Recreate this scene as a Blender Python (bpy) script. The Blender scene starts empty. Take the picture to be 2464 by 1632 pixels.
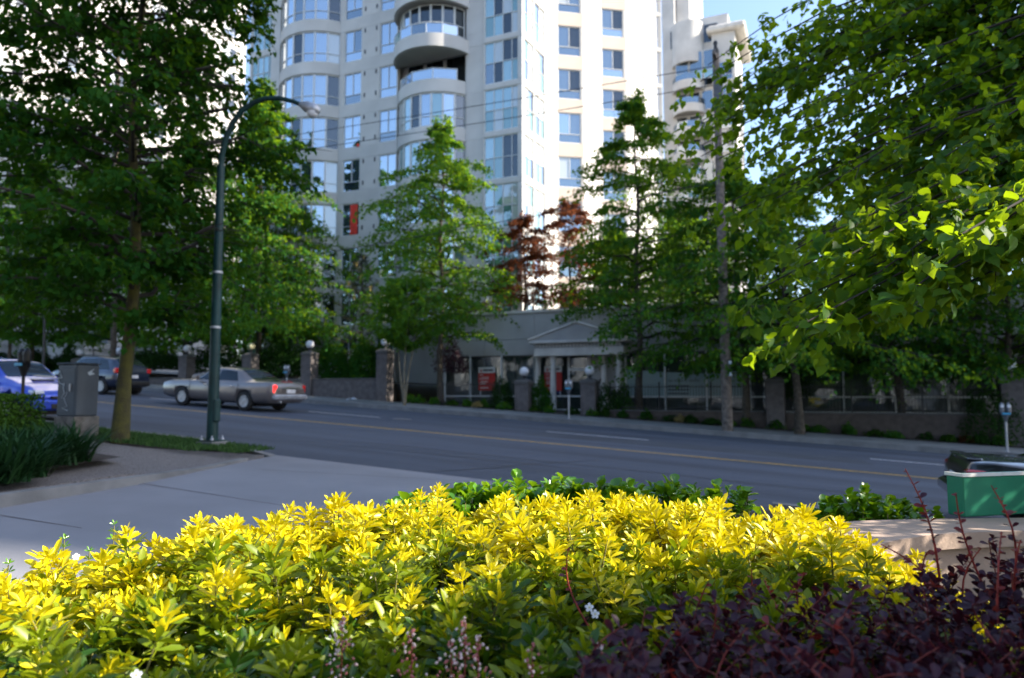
import bpy, bmesh, math, random
import numpy as np
from mathutils import Vector, Matrix
SC = bpy.context.scene
COL = SC.collection
rnd = random.Random(7)
# ------------------------------------------------------------------ camera, sky, sun, exposure
# World axes: x runs along the street (downhill to the right), y across it (away), z up.
TH = math.radians(23.4); PITCH = math.atan(.078); FPX = 1700.0; ZE = 1.5
cam_d = bpy.data.cameras.new('camera'); cam = bpy.data.objects.new('camera', cam_d); COL.objects.link(cam)
cam.location = (0, 0, ZE); cam.rotation_euler = (math.pi/2 + PITCH, 0, TH)
cam_d.sensor_width = 36; cam_d.lens = FPX/2464*36; cam_d.clip_start = .05; cam_d.clip_end = 3000
cam_d.dof.use_dof = True; cam_d.dof.focus_distance = 2.75; cam_d.dof.aperture_fstop = 2.4
SC.camera = cam
SUN_AZ = math.radians(17); SUN_EL = math.radians(34)      # azimuth measured from +x towards +y
world = bpy.data.worlds.new('World'); SC.world = world; world.use_nodes = True
wn = world.node_tree.nodes; wl = world.node_tree.links
sky = wn.new('ShaderNodeTexSky'); sky.sky_type = 'NISHITA'; sky.sun_disc = False
sky.sun_elevation = SUN_EL; sky.sun_rotation = math.pi/2 - SUN_AZ
sky.air_density = 1.0; sky.dust_density = 1.6; sky.ozone_density = 2.2
wn['Background'].inputs['Strength'].default_value = .15
wl.new(sky.outputs[0], wn['Background'].inputs['Color'])
sun_d = bpy.data.lights.new('sun', 'SUN'); sun = bpy.data.objects.new('sun', sun_d); COL.objects.link(sun)
sun_d.energy = 5.0; sun_d.angle = math.radians(.5); sun_d.color = (1, .90, .76)
SDIR = Vector((math.cos(SUN_EL)*math.cos(SUN_AZ), math.cos(SUN_EL)*math.sin(SUN_AZ), math.sin(SUN_EL)))
sun.rotation_euler = SDIR.to_track_quat('Z', 'Y').to_euler(); sun.location = (40, 0, 60)
vs = SC.view_settings; vs.view_transform = 'Standard'; vs.look = 'None'; vs.exposure = 1.45; vs.gamma = 1; vs.use_curve_mapping = False
SC.cycles.use_denoising = True
SC.cycles.max_bounces = 8; SC.cycles.transparent_max_bounces = 12; SC.cycles.diffuse_bounces = 4
SC.cycles.caustics_reflective = False; SC.cycles.caustics_refractive = False
# ------------------------------------------------------------------ photo pixel -> place
RS, RT = math.cos(TH), math.sin(TH); FS, FT = -math.sin(TH), math.cos(TH)
def ray(x, y):
    xc = (x-1232)/FPX; yc = (816-y)/FPX
    f = math.cos(PITCH)-yc*math.sin(PITCH); u = math.sin(PITCH)+yc*math.cos(PITCH)
    return (RS*xc+FS*f, RT*xc+FT*f, u)
def at_t(x, y, t): d = ray(x, y); k = t/d[1]; return Vector((d[0]*k, t, ZE+d[2]*k))
def at_s(x, y, s): d = ray(x, y); k = s/d[0]; return Vector((s, d[1]*k, ZE+d[2]*k))
def at_y(x, y, D):
    d = ray(x, y); k = D/(d[0]*FS+d[1]*FT); return Vector((d[0]*k, d[1]*k, ZE+d[2]*k))
SLOPE = -.0577; G0 = .055
def gz(s): return G0+SLOPE*s
def at_g(x, y, o=0):
    d = ray(x, y); k = (G0+o-ZE)/(d[2]-SLOPE*d[0]); return Vector((d[0]*k, d[1]*k, ZE+d[2]*k))
def cf(X, Y): return (RS*X+FS*Y, RT*X+FT*Y)      # right / forward of the camera -> street axes
# ------------------------------------------------------------------ materials
def nodes(m):
    m.use_nodes = True; return m.node_tree.nodes, m.node_tree.links, m.node_tree.nodes['Principled BSDF']
def pm(name, col, rough=.7, var=.12, scale=6, bump=0, bscale=60, metallic=0, coat=0, spec=.5, col2=None, stretch=None):
    m = bpy.data.materials.new(name); n, l, b = nodes(m)
    b.inputs['Roughness'].default_value = rough; b.inputs['Metallic'].default_value = metallic
    b.inputs['Coat Weight'].default_value = coat; b.inputs['Coat Roughness'].default_value = .05; b.inputs['Specular IOR Level'].default_value = spec
    tc = n.new('ShaderNodeTexCoord')
    nz = n.new('ShaderNodeTexNoise'); nz.inputs['Scale'].default_value = scale; nz.inputs['Detail'].default_value = 6
    if stretch:
        mp = n.new('ShaderNodeMapping'); mp.inputs['Scale'].default_value = stretch; l.new(tc.outputs['Object'], mp.inputs[0]); l.new(mp.outputs[0], nz.inputs['Vector'])
    else: l.new(tc.outputs['Object'], nz.inputs['Vector'])
    mx = n.new('ShaderNodeMix'); mx.data_type = 'RGBA'
    c2 = col2 or tuple(max(0, c*(1-2*var)) for c in col)
    c1 = col if col2 else tuple(min(1, c*(1+var)) for c in col)
    mx.inputs[6].default_value = (*c1, 1); mx.inputs[7].default_value = (*c2, 1)
    rp = n.new('ShaderNodeValToRGB'); rp.color_ramp.elements[0].position = .35; rp.color_ramp.elements[1].position = .68
    l.new(nz.outputs['Fac'], rp.inputs[0]); l.new(rp.outputs[0], mx.inputs[0]); l.new(mx.outputs[2], b.inputs['Base Color'])
    if bump:
        n2 = n.new('ShaderNodeTexNoise'); n2.inputs['Scale'].default_value = bscale; n2.inputs['Detail'].default_value = 4
        l.new(tc.outputs['Object'], n2.inputs['Vector'])
        bp = n.new('ShaderNodeBump'); bp.inputs['Strength'].default_value = bump; bp.inputs['Distance'].default_value = .02
        l.new(n2.outputs['Fac'], bp.inputs['Height']); l.new(bp.outputs[0], b.inputs['Normal'])
    return m
def leafmat(name, c1, c2, trans=.35, rough=.42, tcol=None, spec=.5):
    m = bpy.data.materials.new(name); n, l, b = nodes(m)
    g = n.new('ShaderNodeNewGeometry'); oi = n.new('ShaderNodeObjectInfo')
    ad = n.new('ShaderNodeMath'); ad.operation = 'ADD'; fr = n.new('ShaderNodeMath'); fr.operation = 'FRACT'
    l.new(g.outputs['Random Per Island'], ad.inputs[0]); l.new(oi.outputs['Random'], ad.inputs[1]); l.new(ad.outputs[0], fr.inputs[0])
    mx = n.new('ShaderNodeMix'); mx.data_type = 'RGBA'; mx.inputs[6].default_value = (*c1, 1); mx.inputs[7].default_value = (*c2, 1)
    l.new(fr.outputs[0], mx.inputs[0]); l.new(mx.outputs[2], b.inputs['Base Color'])
    b.inputs['Roughness'].default_value = rough; b.inputs['Specular IOR Level'].default_value = spec
    t = n.new('ShaderNodeBsdfTranslucent')
    if tcol: t.inputs[0].default_value = (*tcol, 1)
    else: l.new(mx.outputs[2], t.inputs[0])
    ms = n.new('ShaderNodeMixShader'); ms.inputs[0].default_value = trans
    l.new(b.outputs[0], ms.inputs[1]); l.new(t.outputs[0], ms.inputs[2])
    l.new(ms.outputs[0], n['Material Output'].inputs['Surface'])
    return m
def glassmat(name, col, refl, rough=.02, see=0.0, wob=.02, tint=(.80, .90, 1, 1)):
    """window glass: a coated, partly mirroring pane; see = share of light let through"""
    m = bpy.data.materials.new(name); n, l, b = nodes(m)
    n.remove(b)
    d = n.new('ShaderNodeBsdfDiffuse'); d.inputs[0].default_value = (*col, 1)
    tr = n.new('ShaderNodeBsdfTransparent'); tr.inputs[0].default_value = (.8, .86, .84, 1)
    gl = n.new('ShaderNodeBsdfGlossy'); gl.inputs['Roughness'].default_value = rough; gl.inputs[0].default_value = tint
    m1 = n.new('ShaderNodeMixShader'); m1.inputs[0].default_value = see; l.new(d.outputs[0], m1.inputs[1]); l.new(tr.outputs[0], m1.inputs[2])
    lw = n.new('ShaderNodeFresnel'); lw.inputs[0].default_value = 1.5
    mp = n.new('ShaderNodeMath'); mp.operation = 'ADD'; mp.use_clamp = True; mp.inputs[1].default_value = refl; l.new(lw.outputs[0], mp.inputs[0])
    m2 = n.new('ShaderNodeMixShader'); l.new(mp.outputs[0], m2.inputs[0]); l.new(m1.outputs[0], m2.inputs[1]); l.new(gl.outputs[0], m2.inputs[2])
    if wob:
        tc = n.new('ShaderNodeTexCoord'); nz = n.new('ShaderNodeTexNoise'); nz.inputs['Scale'].default_value = 1.1; l.new(tc.outputs['Object'], nz.inputs['Vector'])
        bp = n.new('ShaderNodeBump'); bp.inputs['Strength'].default_value = wob; bp.inputs['Distance'].default_value = .3; l.new(nz.outputs['Fac'], bp.inputs['Height'])
        l.new(bp.outputs[0], gl.inputs['Normal'])
    l.new(m2.outputs[0], n['Material Output'].inputs['Surface'])
    return m
M = {}
M['concrete'] = pm('cream_concrete', (.54, .525, .505), .85, .06, .6, .08, 30)
M['concrete_peach'] = pm('peach_concrete', (.62, .52, .44), .85, .05, .6)
M['stucco'] = pm('grey_stucco', (.40, .39, .38), .9, .06, .8, .1, 50)
M['trim'] = pm('pale_trim', (.60, .57, .53), .8, .08, 2)
M['alu'] = pm('window_frame_white', (.62, .63, .63), .45, .05, 4)
M['alu_dark'] = pm('dark_frame', (.06, .06, .065), .4, .1, 4)
M['g_blue'] = glassmat('pane_sky', (.03, .045, .08), .52)
M['g_dark'] = glassmat('pane_dark', (.012, .014, .016), .07)
M['g_mid'] = glassmat('pane_mid', (.03, .05, .07), .26)
M['g_curtain'] = glassmat('pane_curtain', (.42, .44, .42), .16)
M['g_green'] = glassmat('pane_green', (.10, .22, .19), .2)
M['g_teal'] = glassmat('pane_teal', (.16, .30, .28), .3)
M['g_shop'] = glassmat('shop_glass', (.05, .07, .07), .06, .02, .60, .03)
M['g_frost'] = glassmat('frosted_glass', (.26, .37, .38), .03, .3, .2, 0)
M['red_cloth'] = pm('red_curtain', (.7, .05, .03), .8)
M['asphalt'] = pm('asphalt', (.054, .066, .092), .82, .15, .8, .35, 160, spec=.35, stretch=(.12, 1.3, 1))
M['tar'] = pm('tar_seal', (.030, .033, .040), .6, .1, 5)
M['brick_dark'] = pm('dark_brick', (.075, .058, .050), .9, .14, 5, .5, 35)
M['asphalt2'] = pm('asphalt_patch', (.053, .062, .078), .85, .1, .8, .35, 160, spec=.3)
M['pave'] = pm('pavement_concrete', (.155, .165, .17), .9, .13, .8, .15, 60)
M['drive'] = pm('driveway_concrete', (.20, .205, .225), .85, .07, .7, .15, 80)
M['aggregate'] = pm('exposed_aggregate', (.16, .145, .14), .9, .3, 45, .6, 90)
M['kerb'] = pm('kerb_concrete', (.17, .17, .17), .9, .15, 2, .2, 50)
M['soil'] = pm('soil', (.035, .025, .02), .95, .3, 12, .8, 30)
M['earth'] = pm('ground_earth', (.10, .10, .08), .95, .2, 1)
M['yellow_paint'] = pm('yellow_paint', (.50, .31, .05), .7, .22, 9)
M['white_paint'] = pm('white_paint', (.55, .56, .58), .7, .2, 9)
M['brick'] = pm('brown_brick', (.115, .100, .098), .9, .14, 5, .5, 35)
M['brick_cap'] = pm('brick_capstone', (.10, .092, .088), .9, .12, 3)
M['globe'] = pm('opal_globe', (.72, .72, .76), .35, .02, 2)
M['globe_y'] = pm('yellowed_globe', (.60, .54, .34), .4, .08, 4)
M['iron'] = pm('black_iron', (.012, .012, .014), .5, .1, 5)
M['green_pole'] = pm('green_pole_paint', (.005, .030, .031), .5, .2, 3, spec=.3)
M['steel'] = pm('galvanised_steel', (.38, .39, .42), .45, .12, 8, metallic=.6)
M['meter'] = pm('meter_grey', (.16, .17, .19), .4, .1, 9, metallic=.4)
M['meter_blue'] = pm('meter_blue', (.05, .34, .55), .4)
M['wood_pole'] = pm('weathered_pole', (.16, .13, .11), .9, .3, 7, .6, 40)
M['cab'] = pm('cabinet_paint', (.040, .055, .074), .5, .1, 3)
M['cab_d'] = pm('cabinet_graffiti', (.42, .47, .52), .6, .1, 9)
M['plinth'] = pm('cabinet_plinth', (.15, .135, .12), .9, .25, 6)
M['bark'] = pm('bark', (.075, .060, .045), .95, .3, 9, .8, 40)
M['bark_dark'] = pm('dark_bark', (.030, .025, .020), .95, .3, 9)
M['bark_moss'] = pm('mossy_bark', (.075, .070, .012), .95, .3, 5, .9, 30, col2=(.030, .026, .014))
M['bark_pale'] = pm('pale_bark', (.20, .17, .12), .9, .25, 9, .5, 40)
M['rubber'] = pm('tyre_rubber', (.015, .015, .016), .8)
M['rim'] = pm('wheel_rim', (.50, .50, .52), .35, .1, 12, metallic=.75)
M['carglass'] = glassmat('car_glass', (.010, .013, .014), 0.0, .02, 0, 0)
M['paint_taupe'] = pm('taupe_car_paint', (.20, .175, .165), .3, .02, 2, metallic=.55, coat=.8)
M['paint_navy'] = pm('navy_car_paint', (.012, .02, .045), .28, .02, 2, metallic=.3, coat=1)
M['paint_blue'] = pm('blue_car_paint', (.012, .055, .52), .28, .02, 2, metallic=.25, coat=1)
M['paint_black'] = pm('dark_car_paint', (.02, .023, .027), .28, .02, 2, metallic=.2, coat=1)
M['paint_white'] = pm('white_car_paint', (.62, .64, .70), .3, .02, 2, coat=.8)
M['chrome'] = pm('chrome', (.7, .7, .72), .15, .02, 2, metallic=1)
M['tail'] = pm('tail_lamp_red', (.52, .012, .012), .2, .05, 2, coat=1)
def emit(name, col, st):
    m = bpy.data.materials.new(name); n, l, b = nodes(m)
    b.inputs['Base Color'].default_value = (*col, 1); b.inputs['Emission Color'].default_value = (*col, 1); b.inputs['Emission Strength'].default_value = st
    return m
M['tail_lit'] = emit('tail_lamp_lit', (.9, .02, .015), .9)
M['lamp_clear'] = pm('headlamp_lens', (.6, .62, .66), .12, .02, 2, coat=1)
M['plate'] = pm('number_plate', (.6, .6, .62), .5)
M['black'] = pm('black_plastic', (.012, .012, .013), .5)
M['grey_plastic'] = pm('grey_plastic', (.10, .10, .11), .5)
M['dark_room'] = pm('dark_interior', (.10, .11, .11), .9)
M['room_col'] = pm('interior_column', (.30, .31, .26), .9)
M['sign_red'] = pm('sign_red', (.42, .02, .015), .6, .04, 3)
M['sign_white'] = pm('sign_white', (.62, .64, .62), .6, .03, 3)
M['sign_navy'] = pm('sign_navy', (.01, .012, .10), .5, .05, 3)
M['letter_dark'] = pm('letter_dark', (.012, .016, .03), .6)
M['letter_white'] = pm('letter_white', (.70, .71, .68), .6)
M['letter_yellow'] = pm('letter_yellow', (.68, .62, .20), .6)
M['paper'] = pm('paper', (.62, .65, .70), .8, .08, 20)
M['planter'] = pm('planter_concrete', (.40, .30, .235), .85, .08, 3, .15, 60)
M['box_green'] = pm('green_box_paint', (.012, .20, .105), .45, .06, 4, .05, 40)
M['box_rim'] = pm('box_rim_white', (.70, .70, .66), .5)
M['twig'] = pm('green_twig', (.16, .15, .04), .8)
M['red_stem'] = pm('red_stem', (.20, .028, .024), .6, .2, 20)
M['red_shoot'] = pm('red_shoot', (.30, .035, .028), .6, .25, 30)
M['flower_white'] = pm('white_petal', (.78, .79, .80), .6)
M['flower_pink'] = pm('pink_bell', (.50, .22, .21), .6, .2, 40, col2=(.26, .05, .05))
M['flower_pale'] = pm('pale_bell', (.66, .52, .50), .6, .1, 40)
M['redthing'] = pm('red_plastic', (.5, .03, .02), .5)
# foliage
M['l_linden'] = leafmat('linden_leaf', (.006, .038, .006), (.015, .062, .008), .34, .65, (.09, .19, .005), .05)
M['l_linden_near'] = leafmat('linden_leaf_near', (.009, .050, .005), (.034, .105, .009), .38, .5, (.42, .60, .010), .12)
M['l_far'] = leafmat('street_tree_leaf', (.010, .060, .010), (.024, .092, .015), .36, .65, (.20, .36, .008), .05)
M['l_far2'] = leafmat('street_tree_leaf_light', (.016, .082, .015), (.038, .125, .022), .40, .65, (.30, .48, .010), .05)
M['l_red'] = leafmat('copper_maple_leaf', (.055, .020, .012), (.10, .038, .016), .4, .6, (.26, .08, .03), .06)
M['l_pine'] = leafmat('pine_needles', (.022, .034, .022), (.045, .055, .030), .15, .6, None, .2)
M['l_pine_tip'] = leafmat('pine_candle', (.30, .22, .07), (.36, .28, .10), .3, .6)
M['l_hedge'] = leafmat('hedge_leaf', (.012, .044, .006), (.024, .066, .008), .25, .6, None, .08)
M['l_box'] = leafmat('boxwood_leaf', (.024, .066, .005), (.045, .105, .008), .3, .6, None, .1)
M['l_grass'] = leafmat('grass_blade', (.030, .075, .018), (.055, .12, .025), .3, .55, None, .2)
M['l_strap'] = leafmat('strap_leaf', (.012, .044, .014), (.024, .068, .018), .25, .55, None, .15)
M['l_gold'] = leafmat('golden_leaf', (.60, .51, .006), (.74, .64, .010), .32, .38, (.68, .60, .006), .45)
M['l_lime'] = leafmat('lime_leaf', (.11, .17, .005), (.24, .28, .008), .30, .38, (.28, .36, .006), .3)
M['l_green'] = leafmat('old_green_leaf', (.014, .055, .005), (.042, .105, .008), .25, .38, (.14, .26, .01), .45)
M['l_glossy'] = leafmat('glossy_green_leaf', (.045, .165, .006), (.12, .27, .012), .28, .22, (.26, .44, .008), .8)
M['l_barberry'] = leafmat('barberry_leaf', (.022, .010, .020), (.050, .016, .030), .14, .45, (.20, .02, .03), .22)
M['l_barberry_red'] = leafmat('barberry_young_leaf', (.14, .020, .024), (.22, .035, .028), .3, .4, (.45, .05, .03), .4)
M['l_yellow'] = leafmat('yellow_shrub_leaf', (.32, .25, .02), (.42, .33, .03), .3, .5)
# ------------------------------------------------------------------ mesh helpers
def tag(o, label=None, cat=None, group=None, kind=None):
    if label: o['label'] = label
    if cat: o['category'] = cat
    if group: o['group'] = group
    if kind: o['kind'] = kind
    return o
def empty(name, loc, rz=0, label=None, cat=None, group=None):
    o = bpy.data.objects.new(name, None); COL.objects.link(o); o.location = loc; o.rotation_euler = (0, 0, rz); o.empty_display_size = .2
    return tag(o, label, cat, group)
def link(name, me, parent=None, loc=None, rz=0):
    o = bpy.data.objects.new(name, me); COL.objects.link(o)
    if parent: o.parent = parent
    if loc is not None: o.location = loc
    if rz: o.rotation_euler = (0, 0, rz)
    return o
def copy_tree(o, parent=None):
    c = o.copy(); COL.objects.link(c); c.parent = parent
    for ch in list(o.children): copy_tree(ch, c)
    return c
class MB:
    def __init__(s): s.v = []; s.f = []; s.sm = []
    def add(s, vs, fs, smooth=False):
        b = len(s.v); s.v += [tuple(v) for v in vs]; s.f += [tuple(b+i for i in f) for f in fs]; s.sm += [smooth]*len(fs); return s
    def box(s, x0, x1, y0, y1, z0, z1, mat=None):
        vs = [(x, y, z) for z in (z0, z1) for y in (y0, y1) for x in (x0, x1)]
        if mat is not None: vs = [mat @ Vector(v) for v in vs]
        return s.add(vs, [(0, 2, 3, 1), (4, 5, 7, 6), (0, 1, 5, 4), (1, 3, 7, 5), (3, 2, 6, 7), (2, 0, 4, 6)])
    def bbox(s, x0, x1, y0, y1, z0, z1, b=.02, mat=None):
        """box with chamfered edges"""
        vs = []
        for z, ins in ((z0, b), (z0+b, 0), (z1-b, 0), (z1, b)):
            for x, y in ((x0+b, y0), (x1-b, y0), (x1, y0+b), (x1, y1-b), (x1-b, y1), (x0+b, y1), (x0, y1-b), (x0, y0+b)):
                cx, cy = (x0+x1)/2, (y0+y1)/2
                kx = 1-ins/max(1e-6, (x1-x0)/2) if ins else 1; ky = 1-ins/max(1e-6, (y1-y0)/2) if ins else 1
                vs.append((cx+(x-cx)*kx, cy+(y-cy)*ky, z))
        if mat is not None: vs = [mat @ Vector(v) for v in vs]
        fs = [tuple(range(7, -1, -1)), tuple(range(24, 32))]
        for r in range(3):
            for i in range(8): j = (i+1) % 8; fs.append((r*8+i, r*8+j, r*8+8+j, r*8+8+i))
        return s.add(vs, fs)
    def tube(s, pts, rad, n=8, cap=True, smooth=True):
        pts = [Vector(p) for p in pts]; k = len(pts)
        if not hasattr(rad, '__len__'): rad = [rad]*k
        vs = []; side = None
        for i, p in enumerate(pts):
            d = (pts[min(i+1, k-1)]-pts[max(i-1, 0)])
            if d.length < 1e-9: d = Vector((0, 0, 1))
            d.normalize()
            if side is None: side = d.cross(Vector((0, 0, 1)) if abs(d.z) < .9 else Vector((1, 0, 0))).normalized()
            side = (side-d*side.dot(d)).normalized(); up = d.cross(side)
            for j in range(n):
                a = 2*math.pi*j/n; vs.append(p+(side*math.cos(a)+up*math.sin(a))*rad[i])
        fs = []
        for i in range(k-1):
            for j in range(n): q = (j+1) % n; fs.append((i*n+j, i*n+q, i*n+n+q, i*n+n+j))
        s.add(vs, fs, smooth)
        if cap: s.add([vs[j] for j in range(n)], [tuple(range(n-1, -1, -1))]); s.add([vs[(k-1)*n+j] for j in range(n)], [tuple(range(n))])
        return s
    def lathe(s, prof, n=16, c=(0, 0, 0), smooth=True, mat=None):
        vs = [(c[0]+r*math.cos(2*math.pi*j/n), c[1]+r*math.sin(2*math.pi*j/n), c[2]+z) for r, z in prof for j in range(n)]
        if mat is not None: vs = [mat @ Vector(v) for v in vs]
        fs = [(i*n+j, i*n+(j+1) % n, i*n+n+(j+1) % n, i*n+n+j) for i in range(len(prof)-1) for j in range(n)]
        s.add(vs, fs, smooth)
        return s
    def prism(s, poly, z0, z1, mat=None):
        n = len(poly); vs = [(x, y, z0) for x, y in poly]+[(x, y, z1) for x, y in poly]
        if mat is not None: vs = [mat @ Vector(v) for v in vs]
        return s.add(vs, [tuple(range(n-1, -1, -1)), tuple(range(n, 2*n))]+[(i, (i+1) % n, n+(i+1) % n, n+i) for i in range(n)])
    def mesh(s, name, mat):
        me = bpy.data.meshes.new(name); me.from_pydata(s.v, [], s.f); me.materials.append(mat if not isinstance(mat, str) else M[mat])
        if any(s.sm): me.polygons.foreach_set('use_smooth', s.sm)
        me.update(); return me
    def build(s, name, mat, parent=None, world=False, loc=None, rz=0):
        o = link(name, s.mesh(name, mat), parent, loc, rz)
        if world and parent: o.location = -Vector(parent.location)
        return o
def arr_mesh(name, V, F, mat, smooth=False):
    """V (n,3) float array, F (m,k) int array"""
    me = bpy.data.meshes.new(name); m, k = F.shape
    me.vertices.add(len(V)); me.vertices.foreach_set('co', np.ascontiguousarray(V, np.float32).ravel())
    me.loops.add(m*k); me.loops.foreach_set('vertex_index', np.ascontiguousarray(F, np.int32).ravel())
    me.polygons.add(m); me.polygons.foreach_set('loop_start', np.arange(0, m*k, k, dtype=np.int32))
    if smooth: me.polygons.foreach_set('use_smooth', np.ones(m, bool))
    me.materials.append(M[mat]); me.update(calc_edges=True); return me
def instances(name, base, pos, mats, mat, smooth=False):
    bv, bf = base; n = len(pos)
    V = np.einsum('nij,vj->nvi', mats, bv)+pos[:, None, :]
    F = bf[None]+(np.arange(n)*len(bv))[:, None, None]
    return arr_mesh(name, V.reshape(-1, 3), F.reshape(-1, bf.shape[1]), mat, smooth)
def frames(axis, nrm, size):
    """matrices with columns side, axis, normal"""
    a = axis/np.linalg.norm(axis, axis=1, keepdims=True)
    s = np.cross(a, nrm); s /= np.linalg.norm(s, axis=1, keepdims=True)+1e-9
    n = np.cross(s, a)
    return np.stack([s, a, n], 2)*np.asarray(size).reshape(-1, 1, 1)
# leaf shapes: x side, y along the leaf, z normal; length 1
LEAF4 = (np.array([(0, 0, 0), (.36, .42, .05), (-.36, .42, .05), (0, 1, -.10), (0, .48, -.02)], float), np.array([(0, 1, 4), (0, 4, 2), (1, 3, 4), (4, 3, 2)]))
LEAF2 = (np.array([(0, 0, 0), (.34, .45, .06), (0, 1, -.08), (-.34, .45, .06)], float), np.array([(0, 1, 2), (0, 2, 3)]))
def _heart():
    rim = [(0, .02), (.22, -.06), (.42, .08), (.48, .30), (.40, .54), (.22, .78), (0, 1.08)]
    v = [(0, .02, 0), (0, .35, -.05), (0, .7, -.05)]; f = []
    R_ = []; L_ = []
    for x, y in rim[1:-1]:
        z = .10*x
        R_.append(len(v)); v.append((x, y, z)); L_.append(len(v)); v.append((-x, y, z))
    tip = len(v); v.append((0, 1.08, -.16))
    for S, o in ((R_, 0), (L_, 1)):
        seq = [(0, S[0], 1), (S[0], S[1], 1), (S[1], S[2], 1), (1, S[2], 2), (S[2], S[3], 2), (S[3], S[4], 2), (S[4], tip, 2)]
        f += [t if not o else t[::-1] for t in seq]
    return np.array(v, float), np.array(f)
HEART = _heart()
def _leaflet(w=.2, curl=.12):
    ys = (0, .25, .55, .82, 1.0); ws = (.03, .55*w, w, .86*w, .10*w)
    v = []
    for y, x in zip(ys, ws):
        zc = -curl*y*y
        v += [(-x, y, zc+.35*x), (0, y, zc), (x, y, zc+.35*x)]
    f = []
    for i in range(4):
        for j in range(2):
            a = i*3+j; f += [(a, a+1, a+4), (a, a+4, a+3)]
    return np.array(v, float), np.array(f)
def _trifoliate():
    bv, bf = _leaflet(.165); V = []; F = []
    for a, sc in ((0, 1), (math.radians(62), .86), (math.radians(-62), .86)):
        c, s = math.cos(a), math.sin(a); q = bv*sc
        F.append(bf+sum(len(x) for x in V)); V.append(np.stack([q[:, 0]*c+q[:, 1]*s, q[:, 1]*c-q[:, 0]*s+.25, q[:, 2]], 1))
    st = np.array([(-.02, -.15, 0), (.02, -.15, 0), (.02, .26, 0), (-.02, .26, 0)]); n0 = sum(len(x) for x in V)
    V.append(st); F.append(np.array([(n0, n0+1, n0+2), (n0, n0+2, n0+3)]))
    return np.concatenate(V), np.concatenate(F)
TRIF = _trifoliate()
OBOV = _leaflet(.30, .10)
ROUND = (lambda b: (b[0]*np.array([1.0, 1, 1]), b[1]))(_leaflet(.42, .22))
BLADE = (np.array([(-.03, 0, 0), (.03, 0, 0), (-.028, .4, .01), (.028, .4, .01), (-.02, .75, -.06), (.02, .75, -.06), (0, 1, -.2)], float), np.array([(0, 1, 3), (0, 3, 2), (2, 3, 5), (2, 5, 4), (4, 5, 6)]))
CAMP = np.array((0, 0, ZE))
def px_of(P):
    X = P[:, 0]*RS+P[:, 1]*RT; Y = P[:, 0]*FS+P[:, 1]*FT; Z = P[:, 2]-ZE
    f = Y*math.cos(PITCH)+Z*math.sin(PITCH); u = -Y*math.sin(PITCH)+Z*math.cos(PITCH); f = np.where(f < .05, .05, f)
    return 1232+FPX*X/f, 816-FPX*u/f, f
def leaves(part, base, pos, mats, mat, parent, singles=0, lname='leaf', smooth=False):
    """all leaves of one kind on one plant: those that show largest become parts of their own, the rest one part"""
    o0 = np.array(parent.location); mlist = mat if isinstance(mat, (list, tuple)) else [mat]*len(pos)
    mlist = np.array(mlist); pick = np.zeros(len(pos), bool)
    if singles:
        x, y, f = px_of(pos); ok = (x > 0) & (x < 2464) & (y > 0) & (y < 1632)
        d = np.where(ok, f, 1e9); idx = np.argsort(d)[:singles]; idx = idx[d[idx] < 1e8]; pick[idx] = True
        md = {}
        for i in idx:
            k = mlist[i]
            if k not in md: md[k] = arr_mesh(lname, base[0], base[1], k, smooth)
            o = bpy.data.objects.new(lname, md[k]); COL.objects.link(o); o.parent = parent
            mw = Matrix.Identity(4)
            for r in range(3):
                for c in range(3): mw[r][c] = mats[i][r, c]
                mw[r][3] = pos[i][r]-o0[r]
            o.matrix_local = mw
    for k in sorted(set(mlist)):
        sel = (mlist == k) & ~pick
        if sel.sum():
            o = link(part, instances(part, base, pos[sel]-o0, mats[sel], k, smooth), parent); o['kind'] = 'stuff'
# ================================================================== the setting
def gz(s): return G0+SLOPE*max(-75, min(75, s))
def struct(o): o['kind'] = 'structure'; return o
def sheet(name, poly, off, mat, parent=None, thick=0):
    """polygon in street axes laid on the slope"""
    mb = MB(); n = len(poly)
    mb.add([(x, y, gz(x)+(off(x, y) if callable(off) else off)) for x, y in poly], [tuple(range(n))])
    if thick:
        mb.add([(x, y, gz(x)+(off(x, y) if callable(off) else off)) for x, y in poly]+[(x, y, gz(x)+(off(x, y) if callable(off) else off)-thick) for x, y in poly],
               [(i, n+i, n+(i+1) % n, (i+1) % n) for i in range(n)])
    o = mb.build(name, mat, parent)
    return o if parent else struct(o)
def strip(name, t0, t1, off, mat, s0=-320, s1=320, thick=0):
    mb = MB(); xs = sorted({s0, s1, *[x for x in (-75, 75) if s0 < x < s1]})
    for a, b in zip(xs, xs[1:]):
        v = [(a, t0), (b, t0), (b, t1), (a, t1)]
        mb.add([(x, y, gz(x)+off) for x, y in v], [(0, 1, 2, 3)])
        if thick: mb.add([(x, t, gz(x)+off-h) for t in (t0, t1) for x in (a, b) for h in (0, thick)], [(0, 1, 3, 2), (4, 6, 7, 5)])
    return struct(mb.build(name, mat))
strip('ground', -600, 600, -.34, 'earth', -700, 700)
road = strip('road', 10.05, 25.3, -.17, 'asphalt')
strip('far_pavement', 25.48, 28.7, 0, 'pave', thick=.3)
strip('far_kerb', 25.3, 25.47, .006, 'kerb', thick=.3)
strip('near_kerb', 9.88, 10.05, -.004, 'kerb', -320, -10.2, .3)
sheet('dropped_kerb', [(-10.2, 9.88), (-8.95, 9.88), (-8.95, 10.05), (-10.2, 10.05)], lambda s, t: -.004 if s < -10 else -.158, 'kerb', thick=.2)
sheet('near_kerb_ahead', [(-.6, 9.88), (75, 9.88), (75, 10.05), (-.6, 10.05)], -.004, 'kerb', thick=.3)
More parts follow.
